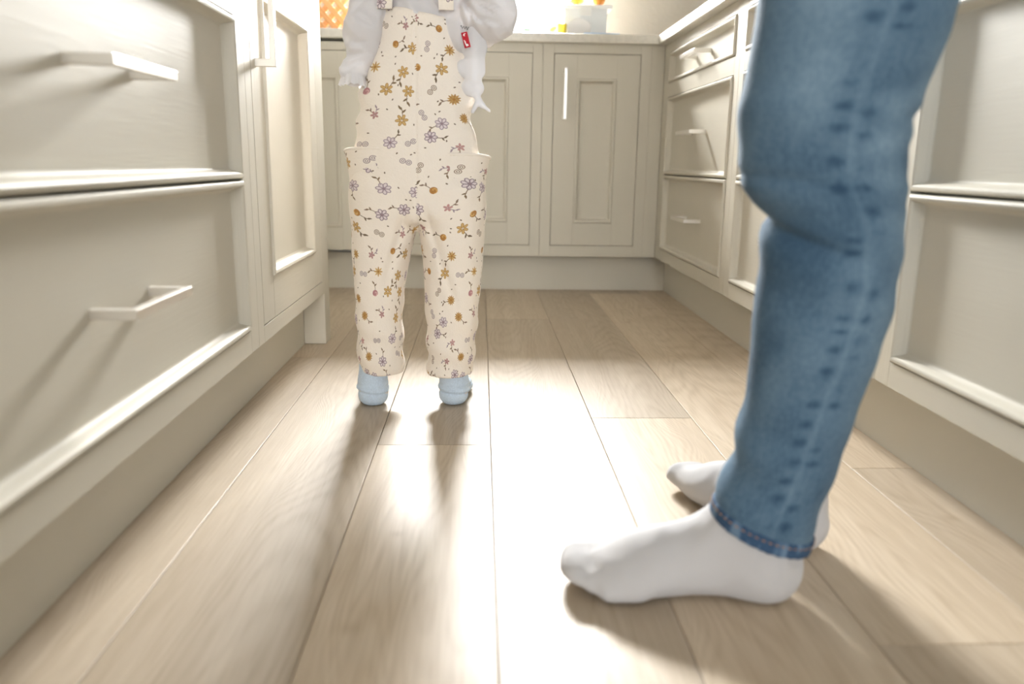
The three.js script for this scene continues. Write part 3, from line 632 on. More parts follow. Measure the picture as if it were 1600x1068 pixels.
  // turned hems with their ochre stitching
  [[near, nearL, hemNear, [0.2, 0.03, -0.89], [0.41, 0.14, -0.71]], [far, farL, hemFar, [0.29, 0.03, -1.05], [0.5, 0.14, -0.86]]].forEach(([t, leg, hem, lo, hi], k) => {
    const band = (x, y, z) => { const h = hem(x, z); return smax(smax(denimLeg(leg, FEET[k], x, y, z) - 0.0026, h - 0.002 - y, 0.002), y - h - 0.017, 0.002); };
    const ax = (y) => [(t(y, 1) + t(y, 2)) / 2, t(y, 3), 0.5], g = wrapUV(surfaceNets(band, lo, hi, 0.0036), ax, 1 / (2 * Math.PI));
    const uv = g.attributes.uv; for (let i = 0; i < uv.count; i++) uv.setY(i, uv.getY(i) * 20);
    mesh('hem', put(g), M.hem, jeans);
    const pts = [], cx = (t(0.08, 1) + t(0.08, 2)) / 2, cz = t(0.08, 3);
    for (let i = 0; i < 96; i++) {                                  // walk outwards until the band's surface is met
      const a = i / 96 * Math.PI * 2; let r = 0.02;
      for (; r < 0.12; r += 0.001) { const x = cx + Math.sin(a) * r, z = cz + Math.cos(a) * r; if (band(x, hem(x, z) + 0.0125, z) > -0.0002) break; }
      const x = cx + Math.sin(a) * r, z = cz + Math.cos(a) * r; pts.push(V3(x, hem(x, z) + 0.0125, z));
    }
    const dash = [];
    for (let i = 0; i < 96; i += 2) { const a = pts[i], b = pts[(i + 1) % 96], c = a.clone().lerp(b, 0.5), q = new THREE.CapsuleGeometry(0.0007, a.distanceTo(b) * 0.75, 2, 5); q.applyQuaternion(new THREE.Quaternion().setFromUnitVectors(V3(0, 1, 0), b.clone().sub(a).normalize())); q.translate(c.x, c.y, c.z); dash.push(q); }
    mesh('hem_stitching', put(merge(dash)), M.thread, jeans);
  });
  // socks
  FEET.forEach((ft) => {
    const g = surfaceNets((a, b, c) => smax(ft.field(a, b, c), b - 0.12, 0.004), [-0.275, -0.01, -0.07], [0.02, 0.132, 0.07], 0.0034);
    mesh('sock', put(placed(uvMetres(g.toNonIndexed(), 'y'), ft.turn, ft.fx, 0, ft.fz)), M.sockWhite, who);
  });
  // body inside the clothes, with hands, neck and face; a plain jumper and hair above the picture
  const T = 0.305, ct = Math.cos(T), stn = Math.sin(T);                 // faces (-ct, 0, -st)
  const W = (f, y, s) => [0.405 - ct * f + stn * s * -1 * -1 * -0 + 0 * s + stn * 0 + (s * 0.30), y, -0.885 - stn * f + s * 0.954];   // f forwards, s to the person's left
  const shL = W(0.0, 1.4, 0.18), shR = W(0.0, 1.4, -0.18), elL = W(0.0, 1.12, 0.24), elR = W(0.0, 1.12, -0.24), wrL = W(0.16, 0.98, 0.2), wrR = W(0.16, 0.98, -0.2), neck = W(0, 1.45, 0);
  const arms = (x, y, z, g) => Math.min(smin(cone(x, y, z, shL, elL, 0.047 + g, 0.037 + g), cone(x, y, z, elL, wrL, 0.037 + g, 0.026 + g), 0.02), smin(cone(x, y, z, shR, elR, 0.047 + g, 0.037 + g), cone(x, y, z, elR, wrR, 0.037 + g, 0.026 + g), 0.02));
  const torso = (x, y, z, g) => { const c = W(0, 0, 0), dx = x - c[0], dz = z - c[2], f = -dx * ct - dz * stn, s = dx * stn * -1 * -1 * 0 + (dx * 0.30 + dz * 0.954); let d = ell(f, y, s, [0, 1.22, 0], [0.115 + g, 0.25 + g, 0.17 + g]); d = smin(d, ell(f, y, s, [0, 0.98, 0], [0.12 + g, 0.16, 0.165 + g]), 0.08); return smin(d, Math.min(cone(x, y, z, W(0, 1.41, 0), shL, 0.07 + g, 0.05 + g), cone(x, y, z, W(0, 1.41, 0), shR, 0.07 + g, 0.05 + g)), 0.04); };
  const hc = W(0.02, 1.58, 0), hf = headField([0, 0, 0], 0.225), hd = (x, y, z) => { const dx = x - hc[0], dz = z - hc[2]; return hf(dx * 0.30 + dz * 0.954, y - hc[1], dx * 0.954 - dz * -0.30 * 1); };
  const hL = handField(wrL, [-ct, -0.25, -stn], [0, 1, 0], 0.95), hR = handField(wrR, [-ct, -0.25, -stn], [0, 1, 0], 0.95);
  const innerNear = (x, y, z) => nearL(x, y, z) + 0.012, innerFar = (x, y, z) => farL(x, y, z) + 0.012;
  const bodyF = (x, y, z) => {
    let d = smin(torso(x, y, z, -0.012), arms(x, y, z, -0.008), 0.03);
    d = smin(d, cone(x, y, z, neck, W(0.01, 1.53, 0), 0.055, 0.05), 0.03);
    d = smin(d, hd(x, y, z), 0.015);
    if (y < 1.15) { d = Math.min(d, hL(x, y, z), hR(x, y, z)); d = smin(d, hips(x, y, z) + 0.012, 0.03); }
    if (y < 0.85) { d = Math.min(d, smax(innerNear(x, y, z), 0.11 - y, 0.01), smax(innerFar(x, y, z), 0.11 - y, 0.01)); }
    return d;
  };
  mesh('body', put(surfaceNets(bodyF, [0.02, 0.09, -1.26], [0.62, 1.74, -0.52], 0.0105)), M.skin, who);
  const jum = surfaceNets((x, y, z) => { let d = smin(torso(x, y, z, 0.006), arms(x, y, z, 0.008), 0.03); d = smax(d, -cone(x, y, z, neck, W(0, 1.7, 0), 0.062, 0.07), 0.01); d = smax(d, 0.93 - y, 0.01); return smax(d, -Math.min(cone(x, y, z, wrL, W(0.3, 0.95, 0.2), 0.04, 0.06), cone(x, y, z, wrR, W(0.3, 0.95, -0.2), 0.04, 0.06)), 0.005); }, [0.1, 0.9, -1.26], [0.64, 1.52, -0.5], 0.011);
  mesh('jumper', put(jum), M.jumper, who);
  const hairF = (x, y, z) => { const s = hd(x, y, z) - 0.016, dx = x - hc[0], dz = z - hc[2], f = -(dx * ct + dz * stn); return smax(s, smin(-(0.035 - f), -(y - hc[1] - 0.06), 0.02), 0.01); };
  mesh('hair', put(surfaceNets(hairF, [0.25, 1.44, -1.03], [0.56, 1.75, -0.74], 0.008)), M.hair, who);
}

/* ------------------------------------------------------------------ child seen from behind */
{
  const cx = -0.1185, cz = -1.535;
  const who = thing('person', 'small child seen from behind in cream floral dungarees and pale blue socks', 'person', cx, 0, cz);
  const put = (g) => { g.translate(-cx, 0, -cz); return g; };
  // dungarees: height, x left, x right, z centre, half depth
  const body = table([[0.30, -0.243, 0.004, -1.535, 0.07], [0.35, -0.242, 0.006, -1.535, 0.074], [0.41, -0.240, 0.003, -1.535, 0.078], [0.474, -0.234, -0.003, -1.535, 0.078], [0.5, -0.231, -0.008, -1.535, 0.076], [0.543, -0.226, -0.017, -1.536, 0.073], [0.582, -0.222, -0.012, -1.537, 0.070], [0.61, -0.215, -0.017, -1.538, 0.068], [0.665, -0.197, -0.030, -1.54, 0.064], [0.72, -0.186, -0.042, -1.54, 0.060], [0.78, -0.183, -0.046, -1.54, 0.058]]);
  const legs = [
    table([[0.05, -0.235, -0.152, -1.533, 0.044], [0.064, -0.236, -0.150, -1.533, 0.045], [0.11, -0.238, -0.150, -1.532, 0.047], [0.174, -0.240, -0.151, -1.532, 0.049], [0.228, -0.241, -0.146, -1.533, 0.053], [0.289, -0.243, -0.134, -1.535, 0.062], [0.34, -0.243, -0.122, -1.535, 0.07], [0.42, -0.241, -0.118, -1.535, 0.076]]),
    table([[0.05, -0.103, -0.015, -1.533, 0.046], [0.064, -0.103, -0.014, -1.533, 0.047], [0.11, -0.104, -0.011, -1.532, 0.049], [0.159, -0.105, -0.006, -1.532, 0.050], [0.229, -0.108, 0.0, -1.533, 0.054], [0.29, -0.112, 0.003, -1.535, 0.062], [0.34, -0.117, 0.006, -1.535, 0.07], [0.42, -0.119, 0.004, -1.535, 0.076]])];
  const slice = (t, x, y, z, p = 2.3) => { const a = t(y, 1), b = t(y, 2), rx = (b - a) / 2, rz = t(y, 4), dx = Math.abs(x - (a + b) / 2) / rx, dz = Math.abs(z - t(y, 3)) / rz; return (Math.pow(Math.pow(dx, p) + Math.pow(dz, p), 1 / p) - 1) * Math.min(rx, rz); };
  const folds = (x, y, z) => {
    let f = 0.0035 * (vn3(x * 26, y * 15, z * 26, 5) - 0.5) + 0.002 * (vn3(x * 60, y * 40, z * 60, 6) - 0.5);
    f += 0.0025 * Math.sin((y * 95) + 3 * vn(x * 12, y * 6, 17) + x * 30) * smooth(0.26, 0.12, y);                       // stacking above the hems
    const side = smooth(0.06, 0.11, Math.abs(x - cx));
    f += 0.003 * Math.sin(y * 120 + x * 40) * side * Math.exp(-Math.pow((y - 0.56) / 0.05, 2));                         // gathers at the waist
    for (const s of [-1, 1]) { const q = (x - cx) - s * (0.012 + (0.40 - y) * 0.30); f += 0.004 * Math.exp(-Math.pow(q / 0.008, 2)) * smooth(0.42, 0.36, y) * smooth(0.16, 0.26, y) * smooth(-1.53, -1.5, z); }   // drag lines below the seat
    f += 0.0022 * Math.exp(-Math.pow((x - cx - 0.003) / 0.0022, 2)) * smooth(0.3, 0.36, y) * smooth(-1.53, -1.5, z);       // seat seam
    return f;
  };
  const dungF = (x, y, z) => {
    let d = smax(smax(slice(body, x, y, z), 0.352 - y, 0.03), y - (0.732 - 0.03 * smooth(-0.17, -0.05, x) * 0.6 + 0.0 * z), 0.006);
    for (let i = 0; i < 2; i++) d = smin(d, smax(smax(slice(legs[i], x, y, z, 2.15), y - 0.43, 0.02), 0.0615 - y, 0.005), 0.014);
    return d + folds(x, y, z);
  };
  const gD = surfaceNets(dungF, [-0.275, 0.045, -1.64], [0.035, 0.76, -1.435], 0.0042);
  const axis = (y, key) => { const t = smooth(0.28, 0.46, y), l = legs[key], lx = (l(y, 1) + l(y, 2)) / 2; return [lerp(lx, cx, t), -1.535, lerp(lx, cx, t) + key * 0.171]; };
  axis.key = (x, y) => (x < cx + 0.003 ? 0 : 1);
  const gU = wrapUV(gD, axis, 0.07);
  const dung = mesh('dungarees', put(gU), M.floral, who);
  dung.userData.label = 'cream cotton dungarees printed with small flowers';
  // gaping hip pockets
  for (const s of [-1, 1]) {
    const pos = [], uv = [], idx = [], NU = 22, NV = 16;
    const at = (i, j, thick) => {
      const a = (0.28 + 1.02 * i / NU) * Math.PI * 0.62, v = j / NV, y = lerp(0.385, s < 0 ? 0.482 : 0.474, v) + 0.006 * Math.sin(a * 2);
      const l = body(y, 1), r = body(y, 2), rx = (r - l) / 2, rz = body(y, 4), gape = 0.003 + 0.017 * v * v * Math.sin(clamp((i / NU)) * Math.PI) + thick;
      return [(l + r) / 2 + s * Math.sin(a) * (rx + gape), y, -1.535 + Math.cos(a) * (rz + gape)];
    };
    for (const th of [0, -0.0025]) for (let j = 0; j <= NV; j++) for (let i = 0; i <= NU; i++) { pos.push(...at(i, j, th)); uv.push(s * 0.13 * i / NU + 0.05 * s, 0.385 + 0.1 * j / NV); }
    const n = (NU + 1) * (NV + 1);
    for (let j = 0; j < NV; j++) for (let i = 0; i < NU; i++) { const a = j * (NU + 1) + i, b = a + 1, c = a + NU + 2, d = a + NU + 1; idx.push(a, b, c, a, c, d, n + a, n + c, n + b, n + a, n + d, n + c); }
    for (let i = 0; i < NU; i++) { const a = NV * (NU + 1) + i; idx.push(a, a + 1, n + a + 1, a, n + a + 1, n + a); }
    const g = new THREE.BufferGeometry(); g.setAttribute('position', new THREE.Float32BufferAttribute(pos, 3)); g.setAttribute('uv', new THREE.Float32BufferAttribute(uv, 2)); g.setIndex(idx); g.computeVertexNormals();
    mesh('pocket', put(g), M.floral, dung);
    const rim = []; for (let i = 0; i <= NU; i++) rim.push(V3(...at(i, NV, -0.001)));
    const tg = new THREE.TubeGeometry(new THREE.CatmullRomCurve3(rim), 40, 0.0026, 6); tg.attributes.uv.array.fill(0.02);
    mesh('pocket_binding', put(tg), M.floral, dung);
  }
  // shoulder straps
  for (const [x0, x1] of [[-0.168, -0.160], [-0.062, -0.068]]) {
    const pos = [], uv = [], idx = [], N = 20;
    for (let j = 0; j <= N; j++) {
      const t = j / N, y = lerp(0.722, 0.83, Math.sin(t * Math.PI * 0.5)), z = t < 0.02 ? -1.479 : -1.477 - 0.052 * t * t, x = lerp(x0, x1, t);
      for (const [dx, dz] of [[-0.013, 0], [0.013, 0], [0.013, -0.004], [-0.013, -0.004]]) { pos.push(x + dx, y, z + dz); uv.push(dx + x, y); }
    }
    for (let j = 0; j < N; j++) for (let i = 0; i < 4; i++) { const a = j * 4 + i, b = j * 4 + (i + 1) % 4; idx.push(a, b, b + 4, a, b + 4, a + 4); }
    const g = new THREE.BufferGeometry(); g.setAttribute('position', new THREE.Float32BufferAttribute(pos, 3)); g.setAttribute('uv', new THREE.Float32BufferAttribute(uv, 2)); g.setIndex(idx);
    mesh('strap', put(toCreasedNormals(g, 0.6)), M.floral, dung);
  }
  // muslin blouse with full sleeves
  const arm = { sl: [-0.185, 0.80, -1.54], el: [-0.215, 0.665, -1.505], fl: [-0.2, 0.60, -1.545], hl: [-0.165, 0.66, -1.645], sr: [-0.05, 0.80, -1.54], er: [0.03, 0.712, -1.50], hr: [-0.05, 0.69, -1.645] };
  const rip = (x, y, z) => 0.014 * (vn3(x * 26 + y * 14, y * 22 - x * 12, z * 26, 11) - 0.5) + 0.006 * (Math.abs(vn3(x * 44 + y * 30, y * 34, z * 44, 19) - 0.5) - 0.2) + 0.0006 * Math.sin(y * 210 + x * 160 + 5 * vn3(x * 18, y * 18, z * 18, 12));
  const blouseF = (x, y, z) => {
    let d = ell(x, y, z, [cx + 0.003, 0.70, -1.54], [0.066, 0.13, 0.054]);
    d = smin(d, cone(x, y, z, [-0.178, 0.79, -1.54], [-0.06, 0.79, -1.54], 0.042, 0.042), 0.03);
    d = smax(d, -cone(x, y, z, [cx, 0.84, -1.54], [cx, 0.95, -1.54], 0.034, 0.04), 0.006);
    // left sleeve hangs, gathered at its end
    let l = cone(x, y, z, arm.sl, [-0.207, 0.69, -1.50], 0.040, 0.033);
    l = smin(l, cone(x, y, z, [-0.207, 0.69, -1.50], [-0.226, 0.617, -1.50], 0.033, 0.021), 0.02);
    // right arm bent, elbow out
    let r = cone(x, y, z, arm.sr, [0.012, 0.728, -1.505], 0.042, 0.046);
    r = smin(r, ell(x, y, z, [0.012, 0.730, -1.502], [0.052, 0.05, 0.048]), 0.012);
    r = smin(r, cone(x, y, z, arm.er, [-0.01, 0.70, -1.59], 0.028, 0.026), 0.02);
    d = smin(d, cone(x, y, z, [-0.055, 0.79, -1.53], [-0.036, 0.675, -1.512], 0.036, 0.022), 0.014);
    d = smin(d, cone(x, y, z, [-0.182, 0.79, -1.53], [-0.196, 0.675, -1.515], 0.036, 0.024), 0.014);
    d = smin(d, Math.min(l, r), 0.008);
    const g = 0.005 * Math.exp(-Math.pow((x - 0.0 + (y - 0.7) * 0.9) / 0.005, 2)) * smooth(0.67, 0.72, y) + 0.006 * Math.exp(-Math.pow((y - 0.722 + (x - 0.005) * 0.5) / 0.004, 2)) * smooth(-0.02, 0.0, x) * smooth(0.03, 0.012, x);
    // creases: [x, y, slope, half length, depth] on the side away from the hands
    let k = 0;
    for (const [a, b, m, w, q] of [[-0.215, 0.664, 0.25, 0.02, 0.004], [-0.222, 0.646, 0.15, 0.022, 0.005], [-0.224, 0.631, 0.35, 0.02, 0.0045], [-0.20, 0.70, -0.5, 0.016, 0.003], [-0.205, 0.735, 1.3, 0.02, 0.003], [0.012, 0.728, -0.45, 0.02, 0.006], [0.005, 0.705, -0.25, 0.024, 0.005], [0.02, 0.748, -0.9, 0.018, 0.004], [-0.024, 0.72, -3.0, 0.012, 0.005], [-0.034, 0.70, -4.0, 0.009, 0.004]]) {
      const e = (y - b - m * (x - a)) / Math.hypot(1, m) / 0.0042;
      k += q * Math.exp(-e * e) * Math.exp(-Math.pow((x - a) / w, 2) * 1.2);
    }
    return d + rip(x, y, z) + (g + k) * smooth(-1.535, -1.5, z);
  };
  const blouse = mesh('blouse', put(uvMetres(surfaceNets(blouseF, [-0.29, 0.55, -1.68], [0.1, 0.87, -1.43], 0.0042).toNonIndexed(), 'y')), M.shirt, who);
  blouse.userData.label = 'white muslin blouse with full sleeves';
  // gathered frill of the left cuff
  const frill = (c, n, r0, r1, h, turn) => {
    const pos = [], idx = [], N = 60, K = 6;
    for (let j = 0; j <= K; j++) for (let i = 0; i <= N; i++) { const a = i / N * Math.PI * 2, t = j / K, r = lerp(r0, r1, t) * (1 + 0.1 * t * Math.sin(a * n + 1.3) + 0.1 * t * Math.sin(a * 2.0)); pos.push(Math.sin(a) * r, -h * t + 0.0012 * t * Math.cos(a * n) + 0.003 * t * Math.sin(a * 2.0 + 1), Math.cos(a) * r); }
    for (let j = 0; j < K; j++) for (let i = 0; i < N; i++) { const a = j * (N + 1) + i; idx.push(a, a + N + 1, a + N + 2, a, a + N + 2, a + 1); }
    const g = new THREE.BufferGeometry(); g.setAttribute('position', new THREE.Float32BufferAttribute(pos, 3)); g.setIndex(idx); g.computeVertexNormals();
    g.rotateZ(turn); g.translate(...c); return uvMetres(g.toNonIndexed(), 'y');
  };
  mesh('cuff_frill', put(frill([-0.2265, 0.619, -1.5], 13, 0.019, 0.0235, 0.024, -0.12)), M.shirt, blouse);
  // scalloped frill and knotted tie hanging beside the bib
  const tieF = (x, y, z) => {
    let d = cone(x, y, z, [-0.012, 0.69, -1.497], [-0.014, 0.61, -1.495], 0.017, 0.012);
    for (const [a, b, c, r] of [[-0.014, 0.664, 0.026, 0.022], [-0.018, 0.628, 0.0255, 0.0215], [-0.016, 0.595, 0.0215, 0.0165]]) d = smin(d, ell(x, y, z, [a, b, -1.497], [c, r, 0.0105]), 0.0045);
    d = smin(d, cone(x, y, z, [-0.010, 0.583, -1.494], [0.001, 0.566, -1.49], 0.006, 0.005), 0.004);
    d = smin(d, cone(x, y, z, [0.001, 0.566, -1.49], [0.015, 0.555, -1.488], 0.0045, 0.0016), 0.003);
    d = smin(d, cone(x, y, z, [-0.006, 0.572, -1.49], [-0.016, 0.554, -1.487], 0.0045, 0.0035), 0.004);
    return d + 0.003 * (vn3(x * 70, y * 70, z * 70, 8) - 0.5);
  };
  mesh('frilled_tie', put(uvMetres(surfaceNets(tieF, [-0.05, 0.535, -1.53], [0.03, 0.72, -1.46], 0.0024).toNonIndexed(), 'y')), M.shirt, blouse);
  // small red woven badge with a white figure, and a dark scribble above it
  const badgeTex = canvasTexture(128, 256, (g) => {
    g.fillStyle = 'rgb(184,28,44)'; g.fillRect(0, 0, 128, 256);
    g.fillStyle = 'rgb(244,240,240)';
    g.beginPath(); g.ellipse(62, 42, 30, 22, -0.3, 0, 7); g.fill();
    g.fillStyle = 'rgb(184,28,44)'; g.beginPath(); g.ellipse(74, 46, 20, 14, -0.3, 0, 7); g.fill();
    g.fillStyle = 'rgb(244,240,240)'; g.beginPath(); g.moveTo(20, 120); g.quadraticCurveTo(60, 140, 48, 190); g.quadraticCurveTo(90, 190, 96, 226); g.lineTo(44, 236); g.quadraticCurveTo(26, 190, 20, 120); g.fill();
  });
  const patch = new RoundedBoxGeometry(0.011, 0.026, 0.0012, 2, 0.0005); patch.rotateZ(0.26); patch.rotateY(0.15); patch.translate(-0.028, 0.673, -1.474);
  mesh('badge', put(patch), new THREE.MeshStandardMaterial({ name: 'red_woven_badge', map: badgeTex, roughness: 0.8 }), blouse).userData.label = 'small red woven badge with a white figure';
  const curl = []; for (let i = 0; i < 26; i++) { const t = i / 25; curl.push(V3(-0.037 + 0.014 * t, 0.6945 + 0.0022 * Math.sin(t * 21) - 0.003 * t, -1.4745 + 0.0012 * Math.cos(t * 21))); }
  mesh('stitched_script', put(new THREE.TubeGeometry(new THREE.CatmullRomCurve3(curl), 60, 0.0005, 4)), M.darkThread, blouse);
  // socks, wrinkled above the heel
  for (const [x, z, side, turn] of [[-0.2065, -1.497, -1, -Math.PI / 2 + 0.1], [-0.0545, -1.503, 1, -Math.PI / 2 - 0.1]]) {
    const f = footField(0.15, side);
    const F = (a, b, c) => { let d = f(a, b, c); d = smin(d, cone(a, b, c, [-0.030, 0.03, 0], [-0.032, 0.11, 0], 0.0255, 0.0245), 0.012); d = smin(d, ell(a, b, c, [-0.026, 0.015, 0], [0.027, 0.017, 0.0275]), 0.006); d -= 0.0022 * Math.exp(-Math.pow((b - 0.031 - 0.1 * c) / 0.0028, 2)) - 0.002 * Math.exp(-Math.pow((b - 0.0255 - 0.1 * c) / 0.002, 2)); d -= 0.0013 * Math.exp(-Math.pow((b - 0.039 + 0.12 * c) / 0.0025, 2)); return smax(smax(d, b - 0.1, 0.004), 0.0005 - b, 0.003); };
    const g = surfaceNets(F, [-0.165, -0.006, -0.045], [0.012, 0.112, 0.045], 0.0023);
    mesh('sock', put(placed(wrapUV(g, Object.assign((y) => [-0.03, 0, 0], {}), 0.028), turn, x, 0, z)), M.sockBlue, who);
  }
  // body, hands raised in front, head and hair (above and behind what the picture shows)
  const hL = handField([-0.165, 0.655, -1.63], [0.5, 0.2, -0.6], [0, 1, 0], 0.5), hR = handField([-0.05, 0.69, -1.64], [-0.5, 0.2, -0.6], [0, 1, 0], 0.5), hd = headField([cx, 0.955, -1.545], 0.185);
  const bodyF = (x, y, z) => {
    let d = ell(x, y, z, [cx, 0.66, -1.54], [0.062, 0.15, 0.05]);
    d = smin(d, ell(x, y, z, [cx, 0.45, -1.535], [0.085, 0.11, 0.06]), 0.05);
    d = smin(d, cone(x, y, z, [-0.175, 0.4, -1.535], [-0.198, 0.075, -1.53], 0.045, 0.018), 0.02);
    d = smin(d, cone(x, y, z, [-0.06, 0.4, -1.535], [-0.058, 0.075, -1.53], 0.045, 0.018), 0.02);
    d = smin(d, cone(x, y, z, [-0.175, 0.79, -1.54], [-0.06, 0.79, -1.54], 0.026, 0.026), 0.03);
    for (const [a, b, c] of [[arm.sl, arm.el, [-0.165, 0.655, -1.63]], [arm.sr, [0.022, 0.715, -1.505], [-0.05, 0.69, -1.64]]]) d = smin(d, smin(cone(x, y, z, a, b, 0.024, 0.019), cone(x, y, z, b, c, 0.019, 0.014), 0.01), 0.012);
    d = smin(d, cone(x, y, z, [cx, 0.8, -1.54], [cx, 0.88, -1.54], 0.03, 0.028), 0.02);
    d = smin(d, hd(x, y, z), 0.012);
    return Math.min(d, hL(x, y, z), hR(x, y, z));
  };
  mesh('body', put(surfaceNets(bodyF, [-0.26, 0.05, -1.74], [0.07, 1.07, -1.44], 0.006)), M.skin, who);
  mesh('hair', put(surfaceNets((x, y, z) => smax(hd(x, y, z) - 0.011, smin(-1.56 - z, 0.985 - y, 0.02), 0.008), [-0.23, 0.85, -1.68], [-0.01, 1.09, -1.43], 0.006)), M.hair, who);
}

/* ------------------------------------------------------------------ things on the back worktop */
{
  const plain = (name, r, g, b, rough = 0.5, extra = {}) => new THREE.MeshPhysicalMaterial({ name, color: new THREE.Color(r, g, b), roughness: rough, ...extra });
  const lathe = (pts, seg = 28) => toCreasedNormals(new THREE.LatheGeometry(pts.map(([r, y]) => new THREE.Vector2(r, y)), seg), 0.7);
  // translucent storage box with a clip-on lid
  const cb = thing('storage_box', 'translucent white plastic storage box with lid, on the worktop under the window', 'storage box', 0.375, YW, -3.14);
  const milky = plain('milky_plastic', 0.86, 0.87, 0.87, 0.45, { transmission: 0.3, thickness: 0 });
  const walls = [box(-0.078, 0.078, 0, 0.003, -0.055, 0.055, 0), box(-0.078, -0.0755, 0.003, 0.115, -0.055, 0.055, 0), box(0.0755, 0.078, 0.003, 0.115, -0.055, 0.055, 0), box(-0.0755, 0.0755, 0.003, 0.115, 0.0525, 0.055, 0), box(-0.0755, 0.0755, 0.003, 0.115, -0.055, -0.0525, 0)];
  mesh('tub', merge(walls), milky, cb);
  mesh('lid', box(-0.088, 0.098, 0.115, 0.128, -0.062, 0.062, 0.004), plain('white_lid', 0.8, 0.8, 0.78), cb);
  mesh('clip', box(-0.02, 0.02, 0.09, 0.122, 0.0622, 0.0652, 0.001), plain('white_clip', 0.8, 0.8, 0.78), cb);
  // white saucer leaning on the box
  const sc = thing('saucer', 'round white saucer leaning against the storage box', 'saucer', 0.348, YW + 0.001, -3.045, 0);
  const dish = lathe([[0, 0.004], [0.02, 0.004], [0.024, 0.005], [0.042, 0.011], [0.0435, 0.0125], [0.042, 0.0135], [0.025, 0.008], [0.02, 0.0075], [0, 0.0075]]);
  dish.rotateX(1.05); dish.rotateZ(0.16); dish.computeBoundingBox(); const dishLow = dish.boundingBox.min.y; dish.translate(0, -dishLow, 0);
  mesh('dish', dish, plain('white_china', 0.85, 0.85, 0.84, 0.25), sc);
  const rim = lathe([[0.02, 0.0005], [0.022, 0.0005], [0.022, 0.005], [0.02, 0.005]]); rim.rotateX(1.05); rim.rotateZ(0.16); rim.translate(0, -dishLow, 0);
  mesh('foot_ring', rim, plain('white_china_foot', 0.85, 0.85, 0.84, 0.4), sc);
  // yellow tumbler
  const tm = thing('tumbler', 'small yellow tumbler beside the white saucer', 'tumbler', 0.286, YW, -3.04);
  mesh('cup', lathe([[0, 0], [0.013, 0], [0.014, 0.002], [0.0175, 0.052], [0.0165, 0.052], [0.013, 0.004], [0, 0.004]]), plain('yellow_plastic', 0.78, 0.62, 0.05, 0.35), tm);
  mesh('rim', new THREE.TorusGeometry(0.017, 0.0009, 6, 28).rotateX(Math.PI / 2).translate(0, 0.052, 0), plain('yellow_plastic_rim', 0.8, 0.65, 0.08, 0.3), tm);
  // blue folded cloth at the worktop's edge
  const folded = (w, d, layers, t) => { const list = []; for (let i = 0; i < layers; i++) { const s = new RoundedBoxGeometry(w - i * 0.004, t, d - i * 0.003, 2, t * 0.45); s.translate(0, t * (i + 0.5), 0); list.push(s); } const g = merge(list), p = g.attributes.position; for (let i = 0; i < p.count; i++) p.setY(i, p.getY(i) + 0.0012 * vn(p.getX(i) * 60, p.getZ(i) * 60, 3)); return uvMetres(g, 'x'); };
  const cl = mesh('folded_cloth', folded(0.135, 0.07, 3, 0.0042), plain('sky_blue_cotton', 0.32, 0.52, 0.78, 0.9)); cl.position.set(0.417, YW, -2.985); cl.rotation.y = 0.05;
  cl.userData = { label: 'sky blue folded cloth on the worktop edge in front of the storage box', category: 'cloth' };
  const cl2 = mesh('folded_cloth', folded(0.07, 0.05, 2, 0.0045), plain('rose_cotton', 0.82, 0.55, 0.55, 0.9)); cl2.position.set(0.312, YW, -2.975);
  cl2.userData = { label: 'pale rose folded cloth between the blue cloth and the sponge', category: 'cloth' };
  const sp = thing('sponge', 'small blue and white sponge at the worktop edge below the yellow tumbler', 'sponge', 0.258, YW, -2.97);
  mesh('pad', box(-0.018, 0.018, 0, 0.004, -0.014, 0.014, 0.001), plain('blue_scourer', 0.3, 0.47, 0.66, 0.95), sp);
  mesh('foam', box(-0.018, 0.018, 0.004, 0.01, -0.014, 0.014, 0.002), plain('white_foam', 0.84, 0.84, 0.82, 0.95), sp);
  // pouch with a green and yellow sprig printed on it
  const pouchTex = canvasTexture(128, 192, (g) => { g.fillStyle = 'rgb(246,248,250)'; g.fillRect(0, 0, 128, 192); g.fillStyle = 'rgb(236,226,130)'; g.beginPath(); g.ellipse(62, 104, 30, 13, -0.4, 0, 7); g.fill(); g.fillStyle = 'rgb(140,186,110)'; for (let i = 0; i < 5; i++) { g.beginPath(); g.ellipse(52 + i * 5, 126 + (i % 2) * 9, 9, 4, i, 0, 7); g.fill(); } g.fillStyle = 'rgb(244,190,186)'; g.beginPath(); g.ellipse(64, 164, 38, 18, 0, 0, 7); g.fill(); });
  const po = thing('refill_pouch', 'white refill pouch printed with a yellow and green sprig', 'pouch', 0.262, YW, -3.13);
  const pg = new THREE.BoxGeometry(0.058, 0.105, 0.034, 10, 14, 6), pp = pg.attributes.position;
  for (let i = 0; i < pp.count; i++) { const y = pp.getY(i) / 0.105 + 0.5, k = 1 - smooth(0.15, 0.95, y), e = Math.abs(pp.getX(i)) / 0.029; pp.setZ(i, pp.getZ(i) * (0.06 + 0.94 * k) * (1 - 0.55 * e * e)); }
  pg.translate(0, 0.0525, 0); pg.computeVertexNormals();
  mesh('pouch', pg, new THREE.MeshPhysicalMaterial({ name: 'printed_pouch', map: pouchTex, roughness: 0.4 }), po);
  mesh('spout', new THREE.CylinderGeometry(0.007, 0.007, 0.016, 16).translate(0.018, 0.112, 0), plain('white_cap', 0.82, 0.82, 0.82, 0.4), po);
  // clear bottle with a pump, and two small jars
  const bt = thing('pump_bottle', 'clear plastic pump bottle behind the child\'s elbow', 'bottle', 0.172, YW, -3.16);
